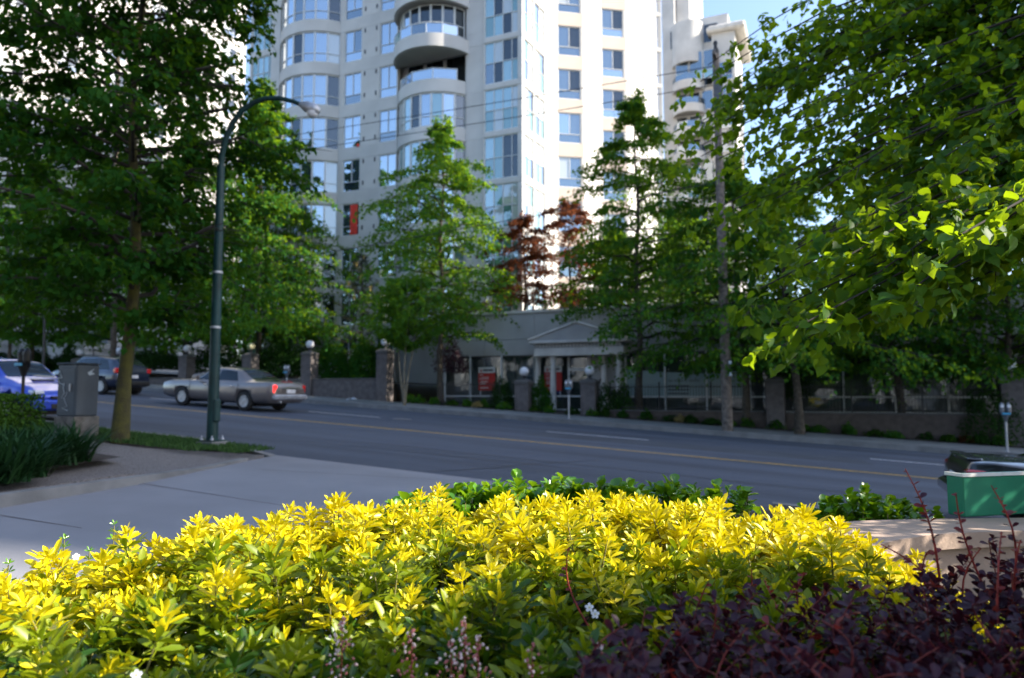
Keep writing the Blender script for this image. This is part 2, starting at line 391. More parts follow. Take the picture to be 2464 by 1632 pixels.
# driveway with its flared left edge
EDGE = [(-7.0, -6), (-7.3, 2.0), (-7.5, 4.4), (-7.75, 6.2), (-8.2, 7.8), (-8.6, 9.0), (-8.95, 10.05)]
sheet('driveway', EDGE+[(-.2, 10.05), (-1.2, 8.4), (-1.7, 6), (-1.9, -6)], lambda s, t: -.12-.04*max(0, min(1, (t-8)/2)), 'drive')
sheet('near_pavement', [(-60, 4.0), (-60, 8.5), (-10.4, 8.5), (-9.05, 9.86), (-8.6, 9.0), (-8.36, 8.4), (-8.2, 7.8), (-7.92, 6.2), (-7.66, 4.4), (-7.46, 2.0), (-7.16, -6), (-60, -6)], lambda s, t: -.0 if t < 7 else (-.152 if s > -9.2 else -.10*min(1, max(0, (s+12)/3))) if s > -12 else 0, 'aggregate', thick=.3)
mb = MB()
def kerb_h(t): return .0 if t < 5.5 else -.11*min(1, (t-5.5)/2.6)
for (a, b), (c, d) in zip(EDGE[:-2], EDGE[1:-1]):
    z = [gz(a)+kerb_h(b)+.012, gz(c)+kerb_h(d)+.012]; w = .17
    mb.add([(a-w, b, z[0]), (a, b, z[0]), (a, b, z[0]-.4), (c-w, d, z[1]), (c, d, z[1]), (c, d, z[1]-.4), (a-w, b, z[0]-.4), (c-w, d, z[1]-.4)], [(0, 1, 4, 3), (1, 2, 5, 4), (0, 3, 7, 6)])
struct(mb.build('driveway_kerb', 'kerb'))
for k, (p, q) in enumerate([((0, 1241), (339, 1295)), ((628, 1131), (1180, 1162)), ((300, 1158), (900, 1252))]):
    a, b = at_g(*p, -.12), at_g(*q, -.13); d = (b-a).normalized(); w = Vector((-d.y, d.x, 0))*.007
    j = MB().add([a+w+Vector((0, 0, .006)), b+w+Vector((0, 0, .006)), b-w+Vector((0, 0, .006)), a-w+Vector((0, 0, .006))], [(0, 1, 2, 3)]).build('driveway_joint', 'soil'); struct(j)
sheet('verge_soil', [(-60, 8.5), (-60, 9.88), (-10.2, 9.88), (-9.15, 9.88), (-10.5, 8.5)], lambda s, t: -.03 if s < -12 else -.15 if s > -9.3 else -.06, 'soil')
sheet('garden_soil', [(-1.9, -6), (-1.7, 6), (-1.2, 8.4), (-.2, 9.88), (60, 9.88), (60, -6)], .0, 'soil')
sheet('back_garden', [(-60, -6), (60, -6), (60, -30), (-60, -30)], -.05, 'pave')
sheet('far_planting_bed', [(-18.5, 28.7), (60, 28.7), (60, 32.4), (-18.5, 32.4)], .03, 'soil')
sheet('terrace_soil', [(-48, 29.75), (-18.6, 29.75), (-18.6, 36.5), (-48, 36.5)], .85, 'soil')
sheet('courtyard', [(-75, 29.0), (-48, 29.0), (-48, 60), (-75, 60)], .25, 'pave')
# painted lines
def paint(name, t, w, spans, mat):
    for a, b in spans:
        mb = MB(); a, b = (min(a, b), max(a, b)); mb.add([(x, y, gz(x)-.165) for x, y in ((a, t-w/2), (b, t-w/2), (b, t+w/2), (a, t+w/2))], [(0, 1, 2, 3)])
        struct(mb.build(name, mat))
paint('centre_line', 17.0, .13, [(-75, 75)], 'yellow_paint')
dash = []
for x0, x1, y in ((362, 432, 968), (742, 915, 997), (1315, 1560, 1048), (2094, 2322, 1117)):
    dash.append((at_t(x0, y, 20.75).x, at_t(x1, y, 20.75).x))
paint('lane_dash', 20.75, .13, dash+[(dash[-1][1]+6, dash[-1][1]+9), (dash[0][0]-9, dash[0][0]-6)], 'white_paint')
mh = at_g(967, 1009, -.17)
o = MB().lathe([(0, .012), (.26, .012), (.28, .008), (.33, .008), (.34, 0)], 20).build('manhole_cover', 'grey_plastic', loc=(mh.x, mh.y, gz(mh.x)-.166)); o.rotation_euler = (0, math.atan(-SLOPE), 0)
tag(o, 'round dark manhole cover set in the far lane of the road', 'manhole cover')
# patched asphalt
for px, py, L, W in ((1650, 1075, 9, 1.6), (1300, 1010, 7, 1.1)):
    c = at_g(px, py, -.166); sheet('road_patch', [(c.x-L/2, c.y-W/2), (c.x+L/2, c.y-W/2+.1), (c.x+L/2-.2, c.y+W/2), (c.x-L/2+.1, c.y+W/2)], -.1662, 'asphalt2')

rc = random.Random(12)
for k, (px, py, L_, an) in enumerate(((900, 1080, 9, .05), (1500, 1130, 12, -.03), (1900, 1100, 7, .9), (700, 1020, 6, .06), (1250, 1120, 5, 1.2), (2150, 1140, 8, .02), (1000, 1015, 8, 1.1))):
    c = at_g(px, py, -.166); pts = []; x, y = c.x-L_/2*math.cos(an), c.y-L_/2*math.sin(an)
    for i in range(15): pts.append((x+L_*i/14*math.cos(an)+rc.uniform(-.09, .09), min(25.1, max(10.3, y+L_*i/14*math.sin(an)+rc.uniform(-.09, .09)))))
    mb = MB()
    for (p, q) in zip(pts, pts[1:]):
        d = Vector((q[0]-p[0], q[1]-p[1])).normalized(); w = .012+rc.random()*.012; nx, ny = -d.y*w, d.x*w
        mb.add([(p[0]+nx, p[1]+ny, gz(p[0])-.1655), (p[0]-nx, p[1]-ny, gz(p[0])-.1655), (q[0]-nx, q[1]-ny, gz(q[0])-.1655), (q[0]+nx, q[1]+ny, gz(q[0])-.1655)], [(0, 1, 2, 3)])
    struct(mb.build('road_crack', 'tar'))
# ================================================================== apartment tower
FH = 2.83; WT0 = 13.45; WHT = 2.05          # floor pitch, a window head, window height
HEADS = [WT0+FH*k for k in range(-3, 11)]      # window heads up the facade
tower = empty('apartment_tower', (-25, 38, 0), label='cream concrete apartment tower with curved bay windows behind the street trees', cat='apartment tower')
TO = Vector(tower.location)
def seg_loc(p): return Vector((p[0], p[1], 0))-TO
_cache = {}
def box_mesh(key, mat, L, z0, z1, y0=0, y1=.25):
    k = (key, mat, round(L, 3), round(z1-z0, 3), y0, y1)
    if k not in _cache: _cache[k] = MB().bbox(0, L, y0, y1, 0, z1-z0, .012).mesh(key, mat)
    return _cache[k]
def put(name, me, p, ang, x, z, parent, org, y=0):
    c, s = math.cos(ang), math.sin(ang)
    return link(name, me, parent, Vector((p[0]+c*x-s*y, p[1]+s*x+c*y, z))-org, ang)
PANES = ['g_blue', 'g_blue', 'g_mid', 'g_blue', 'g_curtain', 'g_dark']
def pane_mesh(mat, w, h):
    k = ('pane', mat, round(w, 3), round(h, 3))
    if k not in _cache: _cache[k] = MB().add([(0, 0, 0), (w, 0, 0), (w, 0, h), (0, 0, h)], [(0, 1, 2, 3)]).mesh('pane', mat)
    return _cache[k]
def frame_mesh(w, h, bars, mat='alu', t=.05, d=.08):
    k = ('frame', mat, round(w, 3), round(h, 3), tuple(tuple(round(q, 3) for q in b) for b in bars), t, d)
    if k in _cache: return _cache[k]
    mb = MB()
    mb.box(0, w, -d/2, d/2, 0, t); mb.box(0, w, -d/2, d/2, h-t, h); mb.box(0, t, -d/2, d/2, t, h-t); mb.box(w-t, w, -d/2, d/2, t, h-t)
    for b in bars: mb.box(b[0], b[1], -d*.42, d*.42, b[2], b[3])
    _cache[k] = mb.mesh('window', mat); return _cache[k]
def window(p, ang, x, z, w, h, parent, org, style='three', mats=None, inset=.09, mat='alu', label=None):
    """one window: frame with its panes as sub-parts"""
    t = .035
    low = h*.3
    if style == 'three': cells = [(0, w, 0, low), (0, w/2, low, h), (w/2, w, low, h)]
    elif style == 'tall': cells = [(0, w, 0, low), (0, w, low, h)]
    elif style == 'grid':
        cells = []; xs = [0, w*.26, w*.5, w*.74, w]; zs = [0, h*.5, h]
        for i in range(4):
            for j in range(2): cells.append((xs[i], xs[i+1], zs[j], zs[j+1]))
    elif style == 'grid2': cells = [(w*i/2, w*(i+1)/2, h*j/2, h*(j+1)/2) for i in range(2) for j in range(2)]
    else: cells = [(0, w, 0, h)]
    bars = []
    for a, b, c, d in cells:
        if a > 0: bars.append((a-t/2, a+t/2, max(c, .05), min(d, h-.05)))
        if c > 0: bars.append((max(a, .05), min(b, w-.05), c-t/2, c+t/2))
    o = put('window', frame_mesh(w, h, bars, mat), p, ang, x, z, parent, org, inset)
    for i, (a, b, c, d) in enumerate(cells):
        mk = (mats[i % len(mats)] if mats else rnd.choice(PANES))
        link('pane', pane_mesh(mk, b-a, d-c), o, (a, .012, c))
    return o
def dirang(p, q): return math.atan2(q[1]-p[1], q[0]-p[0])
def dist(p, q): return math.hypot(q[0]-p[0], q[1]-p[1])
def facade(p, q, ops, parent, org, heads, hts, mat='concrete', spmat=None, style='three', thick=.3, pmats=None, zbot=None, ztop=None, gap=.0):
    """straight run of wall from p to q: per storey one spandrel, piers between the openings, windows in them"""
    L = dist(p, q); ang = dirang(p, q)
    for k, zt in enumerate(heads):
        zs = zt-hts; znext = heads[k+1]-hts if k+1 < len(heads) else zt+.8
        put('spandrel', box_mesh('spandrel', spmat or mat, L, zt, znext, 0, thick), p, ang, 0, zt, parent, org)
        xs = [0]+[v for o in ops for v in o[:2]]+[L]
        for a, b in zip(xs[::2], xs[1::2]):
            if b-a > .02: put('pier', box_mesh('pier', mat, b-a, zs, zt, 0, thick-.003), p, ang, a, zs, parent, org, .003)
        for o in ops:
            st = o[2] if len(o) > 2 else style
            window(p, ang, o[0], zs, o[1]-o[0], hts, parent, org, st, pmats(k) if pmats else None)
    return L
def fac_pt(x, y, t): v = at_t(x, y, t); return v.x
sA = lambda x: fac_pt(x, 190, 36.0)
s_left, s_g1, s_b0, s_b1 = sA(590), sA(650), sA(672), sA(817)
s_c0, s_c1, s_d0, s_d1, s_r0, s_r1, s_z0, s_z1 = sA(828), sA(869), sA(913), sA(955), sA(957), sA(1121), sA(1165), sA(1258)
# flat wall between the bays (two window columns)
facade((s_b1, 36), (s_r0, 36), [(s_c0-s_b1, s_c1-s_b1), (s_d0-s_b1, s_d1-s_b1)], tower, TO, HEADS, WHT,
       pmats=lambda k: rnd.choice([('g_blue', 'g_blue', 'g_blue'), ('g_blue', 'g_blue', 'g_mid'), ('g_blue', 'g_mid', 'g_blue'), ('g_mid', 'g_blue', 'g_blue')]))
facade((s_r1, 36), (s_z0, 36), [], tower, TO, HEADS, WHT)
# green glass strip on the left
facade((s_left, 36.4), (s_g1, 36.4), [(.15, s_g1-s_left-.05, 'grid')], tower, TO, HEADS, WHT+.35, pmats=lambda k: ['g_teal', 'g_green', 'g_teal', 'g_teal', 'g_green', 'g_teal'])
facade((s_g1, 36.0), (s_b0, 36.0), [], tower, TO, HEADS, WHT)
# tall glazed bay beside the corner
facade((s_z0, 35.9), (s_z1, 35.9), [(.04, s_z1-s_z0-.05, 'grid')], tower, TO, HEADS, WHT+.48,
       pmats=lambda k: [rnd.choice(['g_mid', 'g_green']), 'g_teal'] + [rnd.choice(['g_dark', 'g_dark', 'g_green', 'g_teal', 'g_curtain'] if k > 3 else ['g_teal', 'g_curtain', 'g_green']) for _ in range(6)])
# small square vents between the two window columns
vent = MB().box(0, .09, -.03, .02, 0, .26).mesh('vent', 'alu_dark')
for zt in HEADS:
    for xx in (s_c1+.22, s_d0-.30):
        for zz in (zt-.35, zt-1.75): link('vent', vent, tower, Vector((xx, 36, zz))-TO)
# curved bays
def arc(a, b, t, sag, n):
    c = b-a; R = (c*c/4+sag*sag)/(2*sag); cx = (a+b)/2; cy = t-sag+R; h = math.asin(min(1, c/2/R)) if sag <= c/2 else math.pi-math.asin(c/2/R)
    return [(cx+R*math.sin(-h+2*h*i/n), cy-R*math.cos(-h+2*h*i/n)) for i in range(n+1)]
def curved_band(name, pts, z0, z1, mat, parent, org, thick=.25, smooth=True):
    n = len(pts); mb = MB(); ctr = (sum(p[0] for p in pts)/n, max(p[1] for p in pts)+1.5)
    inn = [(p[0]+(ctr[0]-p[0])*thick/dist(p, ctr), p[1]+(ctr[1]-p[1])*thick/dist(p, ctr)) for p in pts]
    V = [(x, y, z) for z in (z0, z1) for x, y in pts]; W = [(x, y, z) for z in (z0, z1) for x, y in inn]
    mb.add(V, [(i, i+1, n+i+1, n+i) for i in range(n-1)], smooth)
    mb.add(W, [(i+1, i, n+i, n+i+1) for i in range(n-1)], smooth)
    mb.add([(*p, z0) for p in pts]+[(*p, z0) for p in inn], [(i+1, i, n+i, n+i+1) for i in range(n-1)])
    mb.add([(*p, z1) for p in pts]+[(*p, z1) for p in inn], [(i, i+1, n+i+1, n+i) for i in range(n-1)])
    return mb.build(name, mat, parent, world=True)
def bay(a, b, sag, heads, n=7, sub=4, pm_=None):
    pts = arc(a, b, 36.05, sag, n*sub)
    for k, zt in enumerate(heads):
        zs = zt-WHT; zn = zt+FH-WHT
        curved_band('bay_spandrel', pts, zt, zn, 'concrete', tower, TO)
        curved_band('bay_soffit', [(x, y+.12) for x, y in pts], zt-.03, zt-.004, 'trim', tower, TO, .5)
        for i in range(n):
            p, q = pts[i*sub], pts[(i+1)*sub]; w = dist(p, q)
            window(p, dirang(p, q), .012, zs+.002, w-.024, WHT-.035, tower, TO, 'tall', [rnd.choice(pm_[i])]*2 if pm_ else None, inset=.10)
W_, B_, D_ = 'g_curtain', 'g_blue', 'g_dark'
bay(s_b0, s_b1, 1.25, HEADS[1:], 7, 4, [(W_, 'g_mid'), ('g_mid',), (B_,), (D_, 'g_mid'), (B_,), (B_,), (D_, 'g_curtain')])
mid_heads = HEADS[1:6]
bay(s_r0, s_r1, 1.35, mid_heads[:5], 8, 3, [(W_, B_), (W_, 'g_teal'), ('g_teal', W_), (D_, 'g_teal', B_), (B_,), ('g_teal', 'g_curtain'), (B_,), ('g_green', D_)])
# recessed balcony, then the larger balcony drum above it
zr = mid_heads[-1]+FH-WHT                      # top of the last lower band
pts = arc(s_r0, s_r1, 36.05, 1.35, 24)
o = curved_band('balcony_floor', [(x, y+.02) for x, y in pts], zr-.14, zr-.004, 'trim', tower, TO, 2.0)
facade((s_r0, 36.6), (s_r1, 36.6), [(.3, 1.5), (1.6, 2.9), (3.0, 4.4)], tower, TO, [mid_heads[-1]+FH], WHT, mat='stucco', style='one', pmats=lambda k: ['g_dark'])
rail = empty('balcony_rail', Vector(((s_r0+s_r1)/2, 35, zr))-TO); rail.parent = tower
rp = pts[3:22:6]; ro = Vector(((s_r0+s_r1)/2, 35, zr))
mb = MB()
for p in rp: mb.box(p[0]-.025-ro.x, p[0]+.025-ro.x, p[1]+.18-ro.y, p[1]+.23-ro.y, 0, .74)
for a, b in zip(rp, rp[1:]): mb.tube([(a[0]-ro.x, a[1]+.2-ro.y, .72), (b[0]-ro.x, b[1]+.2-ro.y, .72)], .025, 6)
mb.build('rail_post', 'alu', rail)
for a, b in zip(rp, rp[1:]): link('pane', MB().add([(a[0]-ro.x, a[1]+.2-ro.y, .05), (b[0]-ro.x, b[1]+.2-ro.y, .05), (b[0]-ro.x, b[1]+.2-ro.y, .68), (a[0]-ro.x, a[1]+.2-ro.y, .68)], [(0, 1, 2, 3)]).mesh('pane', 'g_blue'), rail)
big = arc(s_r0-.15, s_r1+.2, 36.05, 2.05, 30)
zb = 21.55
for k in range(6):
    z0 = zb+k*FH
    curved_band('balcony_drum', big, z0, z0+.78, 'concrete', tower, TO, .2)
    n = len(big); mb = MB(); mb.add([(*p, z0+.06) for p in big], [tuple(range(n))]); mb.add([(*p, z0+.3) for p in big], [tuple(range(n-1, -1, -1))]); mb.build('balcony_soffit', 'stucco', tower, world=True)
    inner = arc(s_r0+.1, s_r1-.1, 36.05, 1.5, 24)
    for i in range(8):
        p, q = inner[i*3], inner[i*3+3]
        window(p, dirang(p, q), .012, z0+.32, dist(p, q)-.024, FH-.36, tower, TO, 'tall', [rnd.choice([D_, D_, B_, 'g_curtain'])]*2, inset=.05)
    gr = [(x, y+.05) for x, y in big[2:29:2]]
    mb = MB()
    for p in gr[::2]: mb.box(p[0]-.02, p[0]+.02, p[1]-.02, p[1]+.02, z0+.76, z0+1.42)
    mb.tube([(*p, z0+1.42) for p in gr], .028, 6)
    mb.build('balcony_rail', 'alu', tower, world=True)
    for i in range(0, len(gr)-2, 2):
        a, b = gr[i], gr[i+2]
        MB().add([(a[0], a[1], z0+.82), (b[0], b[1], z0+.82), (b[0], b[1], z0+1.38), (a[0], a[1], z0+1.38)], [(0, 1, 2, 3)]).build('glass_guard', rnd.choice(['g_blue', 'g_mid', 'g_teal']), tower, world=True)
# red cloth hanging in one window of the first column, pink flag above
mb = MB(); mb.add([(s_c1-.62+.1*i, 35.97+.05*(i % 2), z) for z in (11.45, 13.35) for i in range(6)], [(i, i+1, 7+i, 6+i) for i in range(5)], True); mb.build('red_curtain', 'red_cloth', tower, world=True)
MB().bbox(s_c1-.22, s_c1-.06, 35.9, 36.02, 17.02, 17.22, .03).build('red_flag', 'red_cloth', tower, world=True)
# ---- sunlit side: stepped plan
def march(p, d, x, y=110):
    r = ray(x, y); k = (p[1]*r[0]-p[0]*r[1])/(d[0]*r[1]-d[1]*r[0]); return (p[0]+d[0]*k, p[1]+d[1]*k)
dT = (.10, .995); dC = (.83, .558)
c0 = (s_z1, 35.9); c1 = march(c0, dT, 1313); c2 = march(c1, dT, 1341); c3 = march(c2, dC, 1403); c4 = march(c3, dT, 1447); c5 = march(c4, dC, 1507); c6 = march(c5, dT, 1578); c7 = march(c6, dC, 1592)
L = dist(c0, c1)
facade(c0, c1, [(.18, L*.50-.04, 'grid2'), (L*.50+.04, L-.1, 'grid2')], tower, TO, HEADS, WHT+.4, pmats=lambda k: rnd.sample(['g_teal', 'g_curtain', 'g_blue', 'g_curtain'], 4))
facade(c1, c2, [], tower, TO, HEADS, WHT)
sunny = lambda k: rnd.choice([('g_mid', 'g_mid', 'g_dark'), ('g_mid', 'g_blue', 'g_mid'), ('g_blue', 'g_mid', 'g_dark'), ('g_mid', 'g_curtain', 'g_mid')])
L = dist(c2, c3); facade(c2, c3, [(.04, L-.16)], tower, TO, HEADS, WHT-.1, spmat='concrete_peach', pmats=sunny)
facade(c3, c4, [], tower, TO, HEADS, WHT)
L = dist(c4, c5); facade(c4, c5, [(.04, L-.2)], tower, TO, HEADS, WHT-.1, spmat='concrete_peach', pmats=sunny)
L = dist(c5, c6); facade(c5, c6, [(L*.52, L*.56, 'one')], tower, TO, HEADS, WHT)
L = dist(c6, c7); facade(c6, c7, [(.05, L-.05, 'tall')], tower, TO, HEADS, WHT+.5, pmats=lambda k: ['g_blue', 'g_mid'])
c8 = (c7[0]-2.6, c7[1]+9)
facade(c7, c8, [], tower, TO, HEADS, WHT)
# body behind the facades (keeps daylight from leaking through), roof and lower storeys
core = [(s_left+.3, 37.0), (s_b0+.2, 36.75), (s_z1-.4, 36.75), (c1[0]-.4, c1[1]), (c2[0]-.4, c2[1]+.1), (c3[0]-.3, c3[1]+.5), (c4[0]-.4, c4[1]+.2), (c5[0]-.3, c5[1]+.5), (c6[0]-.4, c6[1]), (c8[0]-.4, c8[1]), (c8[0]-6, c8[1]+14), (s_left+.3, 56)]
MB().prism(core, 0, HEADS[-1]+.75).build('core', 'stucco', tower, world=True)
MB().prism(core, HEADS[-1]+.78, HEADS[-1]+1.1).build('roof', 'trim', tower, world=True)
# lower storeys seen under the left bay: plain wall with tall windows
zl = HEADS[0]-WHT
lows = [(x0, x1) for x0, x1 in ((.4, 1.9), (2.7, 3.9), (5.0, 6.4), (7.3, 8.5), (9.6, 11.8))]
for zt in (zl, zl-FH+.1):
    facade((s_left, 36.02), (s_r0, 36.02), lows, tower, TO, [zt], 2.2, style='tall', pmats=lambda k: ['g_dark', 'g_dark'])
MB().box(s_left, s_z1, 36.03, 36.4, 0, zl-FH+.1-2.2).build('base_wall', 'concrete', tower, world=True)
# ================================================================== shop podium
shop = empty('shop_building', (-2, 34, 0), label='low grey stucco shop building with long glass front at the foot of the tower', cat='shop building')
SO = Vector(shop.location); TW = 32.5; ZS = 3.44; ZB = .72; ZT = 5.52
sL, sR = -18.3, 16.0
sP0, sP1 = -12.85, -8.0          # portico
for a, b in ((sL, -15.6), (-15.6, sP0), (sP0, sP1), (sP1, -3.2), (-3.2, 1.6), (1.6, 6.2), (6.2, 11), (11, sR)):
    for z0, z1 in ((ZS, 4.22), (4.235, ZT)): MB().bbox(a+.006, b-.006, TW, TW+.3, z0, z1, .008).build('fascia_panel', 'stucco', shop, world=True)
MB().bbox(sL-.1, sR, TW-.1, TW+.5, ZT, ZT+.14, .02).build('parapet_cap', 'trim', shop, world=True)
MB().box(sL, sR, TW+.3, 38, ZT-.3, ZT-.02).build('roof', 'stucco', shop, world=True)
MB().box(sL, sL+.3, TW+.3, 36, -1, ZT-.3).build('side_wall', 'stucco', shop, world=True)
MB().box(sL, sR, TW+.02, TW+.30, -2.2, ZB).build('base_wall', 'stucco', shop, world=True)
MB().box(sL+.3, sR, 37.4, 37.6, -1, ZS+.5).build('back_wall', 'dark_room', shop, world=True)
MB().box(sL+.3, sR, TW+.3, 37.4, .5, .7).build('shop_floor', 'dark_room', shop, world=True)
MB().box(sL+.3, sR, TW+.31, 37.4, ZS+.06, ZS+.2).build('shop_ceiling', 'dark_room', shop, world=True)
mull = MB().box(-.035, .035, -.05, .06, 0, ZS-ZB).mesh('mullion', 'alu')
xsL = [fac_pt(x, 900, TW) for x in (1072, 1132, 1207, 1286)]
xsR = [fac_pt(x, 900, TW) for x in (1506, 1600, 1700, 1804, 1912, 2029, 2153, 2279)]
xsR += [xsR[-1]+1.55, xsR[-1]+3.1, xsR[-1]+4.6]
runs = [(xsL, ZB), ([xsL[-1], fac_pt(1369, 900, TW), fac_pt(1420, 900, TW)], ZB), (xsR, ZB)]
for xs, zb in runs:
    for x in xs: link('mullion', mull, shop, Vector((x, TW, ZB))-SO)
    for a, b in zip(xs, xs[1:]):
        MB().add([(a+.03, TW+.03, ZB), (b-.03, TW+.03, ZB), (b-.03, TW+.03, ZS), (a+.03, TW+.03, ZS)], [(0, 1, 2, 3)]).build('shop_pane', 'g_shop', shop, world=True)
        zr_ = 1.38 if xs is xsR else 1.40
        MB().box(a+.035, b-.035, TW-.03, TW+.05, zr_-.035, zr_+.035).build('transom', 'alu', shop, world=True)
        MB().box(a+.035, b-.035, TW-.04, TW+.06, ZB, ZB+.06).build('sill', 'alu', shop, world=True)
        MB().box(a+.035, b-.035, TW-.03, TW+.05, ZS-.06, ZS).build('head', 'alu_dark', shop, world=True)
for x in (1420, 1440, 1460): pass
xw0, xw1 = fac_pt(1420, 900, TW), fac_pt(1500, 900, TW)
MB().box(xw0, xw1, TW+.02, TW+.3, ZB-.4, ZS).build('door_side_wall', 'stucco', shop, world=True)
for x0, w in ((-7.6, .5), (-5.2, .6), (.4, .5), (3.6, .45), (5.3, .4), (-15.0, .5)):
    MB().box(x0, x0+w, TW+1.2, TW+1.6, .7, ZS+.06).build('interior_column', 'room_col', shop, world=True)
# frosted band on three panes and the lettering on it
for a, b, za, zb2 in ((xsR[0], xsR[1], 2.66, 2.50), (xsR[1], xsR[2], 2.50, 2.42), (xsR[2], xsR[3], 2.42, 2.55)):
    MB().add([(a+.035, TW+.018, 1.42), (b-.035, TW+.018, 1.42), (b-.035, TW+.018, zb2), (a+.035, TW+.018, za)], [(0, 1, 2, 3)]).build('frosted_film', 'g_frost', shop, world=True)
def text(name, body, size, loc, mat, parent, org, rz=0, ext=.004, sx=1, shear=0):
    cu = bpy.data.curves.new(name, 'FONT'); cu.body = body; cu.size = size; cu.extrude = ext; cu.resolution_u = 2; cu.shear = shear
    tmp = bpy.data.objects.new('tmp', cu); COL.objects.link(tmp)
    dg = bpy.context.evaluated_depsgraph_get(); me = bpy.data.meshes.new_from_object(tmp.evaluated_get(dg))
    bpy.data.objects.remove(tmp); bpy.data.curves.remove(cu); me.materials.clear(); me.materials.append(M[mat]); me.name = name
    o = link(name, me, parent, Vector(loc)-org); o.rotation_euler = (math.pi/2, 0, rz); o.scale = (sx, 1, 1); return o
ztx = 2.05
text('lettering', 'DR. PETER M. WHITE', .15, (xsR[1]+.12, TW+.006, ztx), 'letter_dark', shop, SO, sx=1.02, shear=.15)
for i, w in enumerate((.95, .95, .95)):
    for j in range(7): MB().box(xsR[1]+.15+.135*j, xsR[1]+.255+.135*j, TW+.002, TW+.008, ztx-.22-.17*i, ztx-.15-.17*i).build('small_lettering', 'letter_dark', shop, world=True)
st = []
for k in range(16):
    r = (.19 if k % 4 == 0 else .12 if k % 2 == 0 else .035); st.append((r*math.sin(k*math.pi/8+.3), r*math.cos(k*math.pi/8+.3)))
cx, cz = fac_pt(1642, 897, TW), 2.38
MB().add([(cx+x, TW+.004, cz+z) for x, z in st], [tuple(range(16))]).build('star_logo', 'letter_white', shop, world=True)
# navy sign band above the right-hand windows
MB().box(xsR[4]-.05, xsR[8]+.4, TW-.06, TW-.036, 3.12, 3.41).build('sign_band', 'sign_navy', shop, world=True)
xt = fac_pt(1932, 850, TW)
text('lettering', 'downtown', .26, (xt-.28, TW-.07, 3.18), 'letter_white', shop, SO, sx=.92)
text('lettering', 'for l', .26, (fac_pt(1988, 850, TW), TW-.07, 3.18), 'letter_yellow', shop, SO, sx=.9)
text('lettering', 'UNCLUB', .22, (fac_pt(2287, 848, TW), TW-.07, 3.17), 'letter_white', shop, SO, sx=.9)
text('lettering', 'sion', .24, (fac_pt(2362, 848, TW), TW-.07, 3.17), 'letter_white', shop, SO, sx=.9)
# portico: columns, entablature with dentils, pediment
port_t = TW-1.1
zE0, zE1 = 3.46, 3.92
p0, p1 = at_t(1284, 848, port_t).x, at_t(1500, 846, port_t).x
MB().bbox(p0, p1, port_t, TW-.01, zE0-.16, zE0+.22, .02).build('architrave', 'trim', shop, world=True)
MB().bbox(p0+.06, p1-.06, port_t+.06, TW-.01, zE0+.222, zE0+.42, .01).build('frieze', 'stucco', shop, world=True)
dn = MB().bbox(0, .085, -.07, 0, 0, .15, .01).mesh('dentil', 'trim'); nd = int((p1-p0-.1)/.17)
for i in range(nd): link('dentil', dn, shop, Vector((p0+.1+i*.17, port_t+.06, zE0+.25))-SO)
MB().bbox(p0-.2, p1+.2, port_t-.2, TW-.01, zE0+.425, zE0+.56, .03).build('cornice', 'trim', shop, world=True)
mb = MB(); pm_ = (p0+p1)/2
mb.add([(p0-.2, port_t-.1, zE0+.562), (p1+.2, port_t-.1, zE0+.562), (pm_, port_t-.1, zE0+1.35), (p0-.2, TW-.01, zE0+.562), (p1+.2, TW-.01, zE0+.562), (pm_, TW-.01, zE0+1.35)], [(0, 1, 2), (0, 2, 5, 3), (1, 4, 5, 2)]); mb.build('pediment', 'stucco', shop, world=True)
mb = MB()
for a, b in ((p0-.25, pm_), (p1+.25, pm_)): mb.tube([(a, port_t-.12, zE0+.60), (b, port_t-.12, zE0+1.40)], .07, 4, smooth=False)
mb.build('raking_cornice', 'trim', shop, world=True)
colm = [(.24, 0), (.24, .1), (.19, .12), (.21, .2), (.155, .24), (.15, 1.2), (.125, 2.75), (.13, 2.80), (.17, 2.84), (.17, 2.92)]
for x, y, tt in ((1294, 900, TW-.35), (1331, 900, port_t+.25), (1454, 900, TW-.35), (1490, 900, port_t+.25)):
    b = at_t(x, y, tt); zb_ = zE0-.16-2.92
    MB().lathe(colm, 18, (b.x, tt, zb_)).build('column', 'trim', shop, world=True)
    MB().bbox(b.x-.3, b.x+.3, tt-.3, tt+.3, zb_-1.2, zb_-.001, .02).build('column_plinth', 'stucco', shop, world=True)
# door behind the portico
dx0, dx1 = fac_pt(1369, 900, TW), fac_pt(1418, 900, TW)
door = MB()
door.box(dx0-.04, dx0+.06, TW-.06, TW-.035, .3, ZS); door.box(dx1-.06, dx1+.02, TW-.06, TW-.035, .3, ZS); door.box(dx0+.06, dx1-.06, TW-.06, TW-.035, 2.62, 2.76)
door.build('door_frame', 'alu', shop, world=True)
MB().box(fac_pt(1442, 900, TW), fac_pt(1452, 900, TW), TW-.02, TW+.015, 2.1, 2.22).build('plaque', 'alu_dark', shop, world=True)
